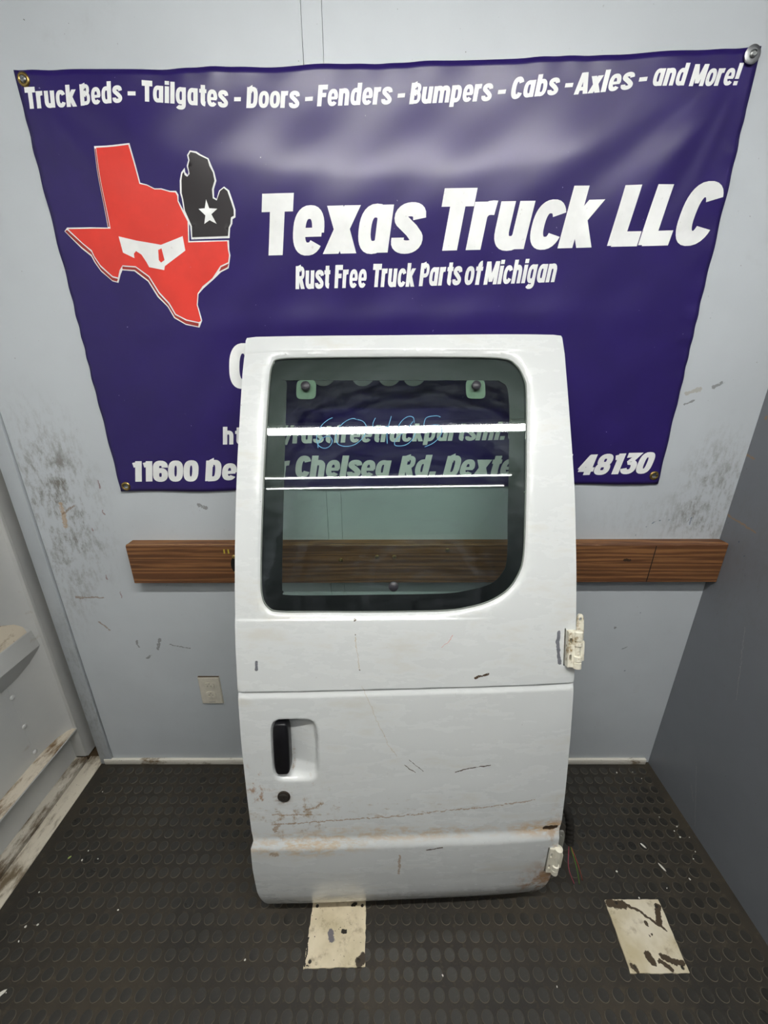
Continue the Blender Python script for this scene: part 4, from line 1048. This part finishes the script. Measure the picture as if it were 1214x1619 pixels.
# hinges on the right edge
M_HINGE = grime('aged_cream_hinge', (226, 222, 204), (150, 128, 84), .52, .70, 60, (1, 1, 1), .45)
M_HGREY = simple('hinge_grey_strap', (150, 150, 142), .5, .3)  # lower hinge strap's own grey colour, unlike the cream upper one
def hinge(zc, xc, tall, strap_mat, lab):
    """leaf on the door edge, four knuckles, and the strap that bolted to the pillar"""
    p0 = dpt(xc, zc, -.004); nrm = dnorm(zc); up = Vector((0, nrm.z, -nrm.y)).normalized() if abs(nrm.z) < 1 else Vector((0, 0, 1))
    M = Matrix((Vector((1, 0, 0)), up, nrm)).transposed().to_4x4(); M.translation = p0
    def part(name, bm_, mat, parent):
        for v in bm_.verts: v.co = M @ v.co
        V, F = bm_data(bm_); bm_.free(); return auto_smooth(obj(name, V, F, mat, parent), 40)
    leaf = rect(-.0212, -.004, -.040*tall, .042*tall); lf2 = rect(-.0200, -.0052, -.0388*tall, .0408*tall)
    hg = pierced('hinge', [(leaf, -.020), (leaf, .0028), (lf2, .004)], [rect(-.0185, -.0135, a*tall, b*tall) for a, b in ((.014, .028), (-.024, -.010))], -.018, lambda a, b, d: M @ Vector((a, b, d)), M_HINGE, door); hg['label'] = lab
    for a, b, r_ in ((.022, .044, .0100), (.010, .0215, .0092), (-.026, -.012, .0096), (-.042, -.0265, .0092)):
        V, F = lathe([(r_*.85, a*tall), (r_, a*tall+.0012), (r_, b*tall-.0015), (r_*.78, b*tall)], 20)
        V = [M @ Vector((v.x, v.z, -v.y+.002)) for v in V]; auto_smooth(obj('knuckle', V, F, M_HINGE, hg), 40)
    V, F = lathe([(.0062, -.0125*tall), (.0062, .0105*tall)], 16); V = [M @ Vector((v.x, v.z, -v.y+.002)) for v in V]
    auto_smooth(obj('pin', V, F, M_HINGE, hg), 40)
    # strap
    sp = [p for p in arc(0, 0, .0085, .048, 0, 360, 28, 3.2)[:-1]]
    hole = [(.0036*math.cos(t_), .036+.0042*math.sin(t_)) for t_ in [2*math.pi*k/14 for k in range(14)]]
    V2s, Ts, ls = cdt_fill(sp, [hole], [], [])
    n = len(V2s); V = [Vector((v.x+.0125, v.y+.028*tall, -.016)) for v in V2s]+[Vector((v.x+.0125, v.y+.028*tall, -.021)) for v in V2s]
    F = [list(t_) for t_ in Ts]+[[n+i for i in t_][::-1] for t_ in Ts]
    for lp_ in ls:
        for i in range(len(lp_)): F.append([lp_[i], n+lp_[i], n+lp_[(i+1) % len(lp_)], lp_[(i+1) % len(lp_)]])
    o = obj('strap', [M @ v for v in V], F, strap_mat, hg)
    bm_ = bmesh.new(); bm_.from_mesh(o.data); bmesh.ops.recalc_face_normals(bm_, faces=bm_.faces[:]); bm_.to_mesh(o.data); bm_.free()
    # arm joining the knuckles and the strap
    part('arm', box_bm(.002, .016, -.026*tall, .020*tall, -.021, .002, .002), M_HINGE, hg)
hinge(.8075, .425, 1.0, M_HINGE, 'cream upper hinge with pale strap')
hinge(.225, .4300, 1.08, M_HGREY, 'rusty lower hinge with grey strap')
# wiring boot and cut wires by the lower hinge
M_BOOT = simple('black_rubber_boot', (36, 34, 30), .7)
bp = spline([(.455, .775, .30), (.492, .752, .275), (.507, .742, .235), (.513, .738, .19), (.514, .732, .158)], 8)
V, F = tube(bp, [.0105+.0018*math.sin(i*2.1) for i in range(len(bp))], 12); obj('wiring_boot', V, F, M_BOOT, door, True)
for nm, rgb, end in (('pink_wire', (196, 92, 112), (.546, .716, .006)), ('red_wire', (178, 84, 70), (.573, .724, .007)), ('green_wire', (112, 158, 66), (.561, .716, .005))):
    e = Vector(end); a = Vector((.513, .732, .160))
    mid = a.lerp(e, .55)+Vector((-.012 if nm == 'pink_wire' else .002, -.004, .004))
    V, F = tube(spline([a+Vector((0, 0, .004)), mid, e], 8), .0013, 6); obj('wire', V, F, simple(nm, rgb, .5), door, True)['label'] = nm.replace('_', ' ')+' with cut end'

# ---------------------------------------------------------------- litter on the mat
M_CHIP = simple('white_paint_chip', (226, 224, 214), .7); M_GREEN = simple('green_scrap', (150, 168, 92), .7)
def chip(name, x, y, L, Wd, ang, mat, label, group, z=0.0):
    n = 8; V = []
    for k in range(n):
        a = 2*math.pi*k/n; rr = random.uniform(.8, 1.1); dx, dy = L/2*math.cos(a)*rr, Wd/2*math.sin(a)*rr
        V.append((x+dx*math.cos(ang)-dy*math.sin(ang), y+dx*math.sin(ang)+dy*math.cos(ang), z+.0012+random.uniform(0, .0008)))
    V += [(a, b, z+.0001) for a, b, c in V]
    F = [list(range(n)), list(range(n, 2*n))[::-1]]+[[i, n+i, n+(i+1) % n, (i+1) % n] for i in range(n)]
    o = obj(name, V, F, mat, None, base=(x, y, z)); tag(o, label, 'scrap', group); return o
chip('paper_scrap', .805, .816, .020, .006, -.9, M_CHIP, 'white paper sliver on the mat, nearer the bannered wall of two', 'white slivers on the mat')
chip('paper_scrap', .828, .759, .026, .006, -1.1, M_CHIP, 'longest white paper sliver on the mat near the dark grey wall', 'white slivers on the mat')
chip('green_scrap', -.954, .785, .011, .006, .9, M_GREEN, 'tiny pale green scrap on the mat by the white sill', 'green scraps')
coords = [(-.978, .699), (-.955, .624), (-.73, .659), (-.926, .628), (.417, .513), (.144, .532), (.947, .872), (.716, .686), (.85, 1.055), (.909, 1.057), (.928, 1.033), (.93, .859), (.908, .901), (-.983, .985), (-.865, .781), (-.911, .778), (-.949, .595), (-.909, .803), (-.902, .503), (.936, .841), (.936, .781), (.687, .749), (.889, .73), (.808, .708), (.955, .80), (.965, .84), (-.35, .56)]
chip('paper_scrap', -.915, .500, .026, .010, .7, M_CHIP, 'crumpled off-white scrap on the mat along the white sill', 'scraps by the sill')
for x, y in coords:
    s_ = random.uniform(.003, .0065)
    chip('paint_chip', x, y, s_, s_*random.uniform(.5, .9), random.uniform(0, 3), M_CHIP,
         'tiny white paint chip on the mat beside the white sill' if x < -.5 else ('tiny white paint chip on the mat beside the dark grey wall' if x > .66 else 'tiny white paint chip on the mat in front of the van door'),
         'paint chips by the sill' if x < -.5 else ('paint chips by the grey wall' if x > .66 else 'paint chips in front of the door'))
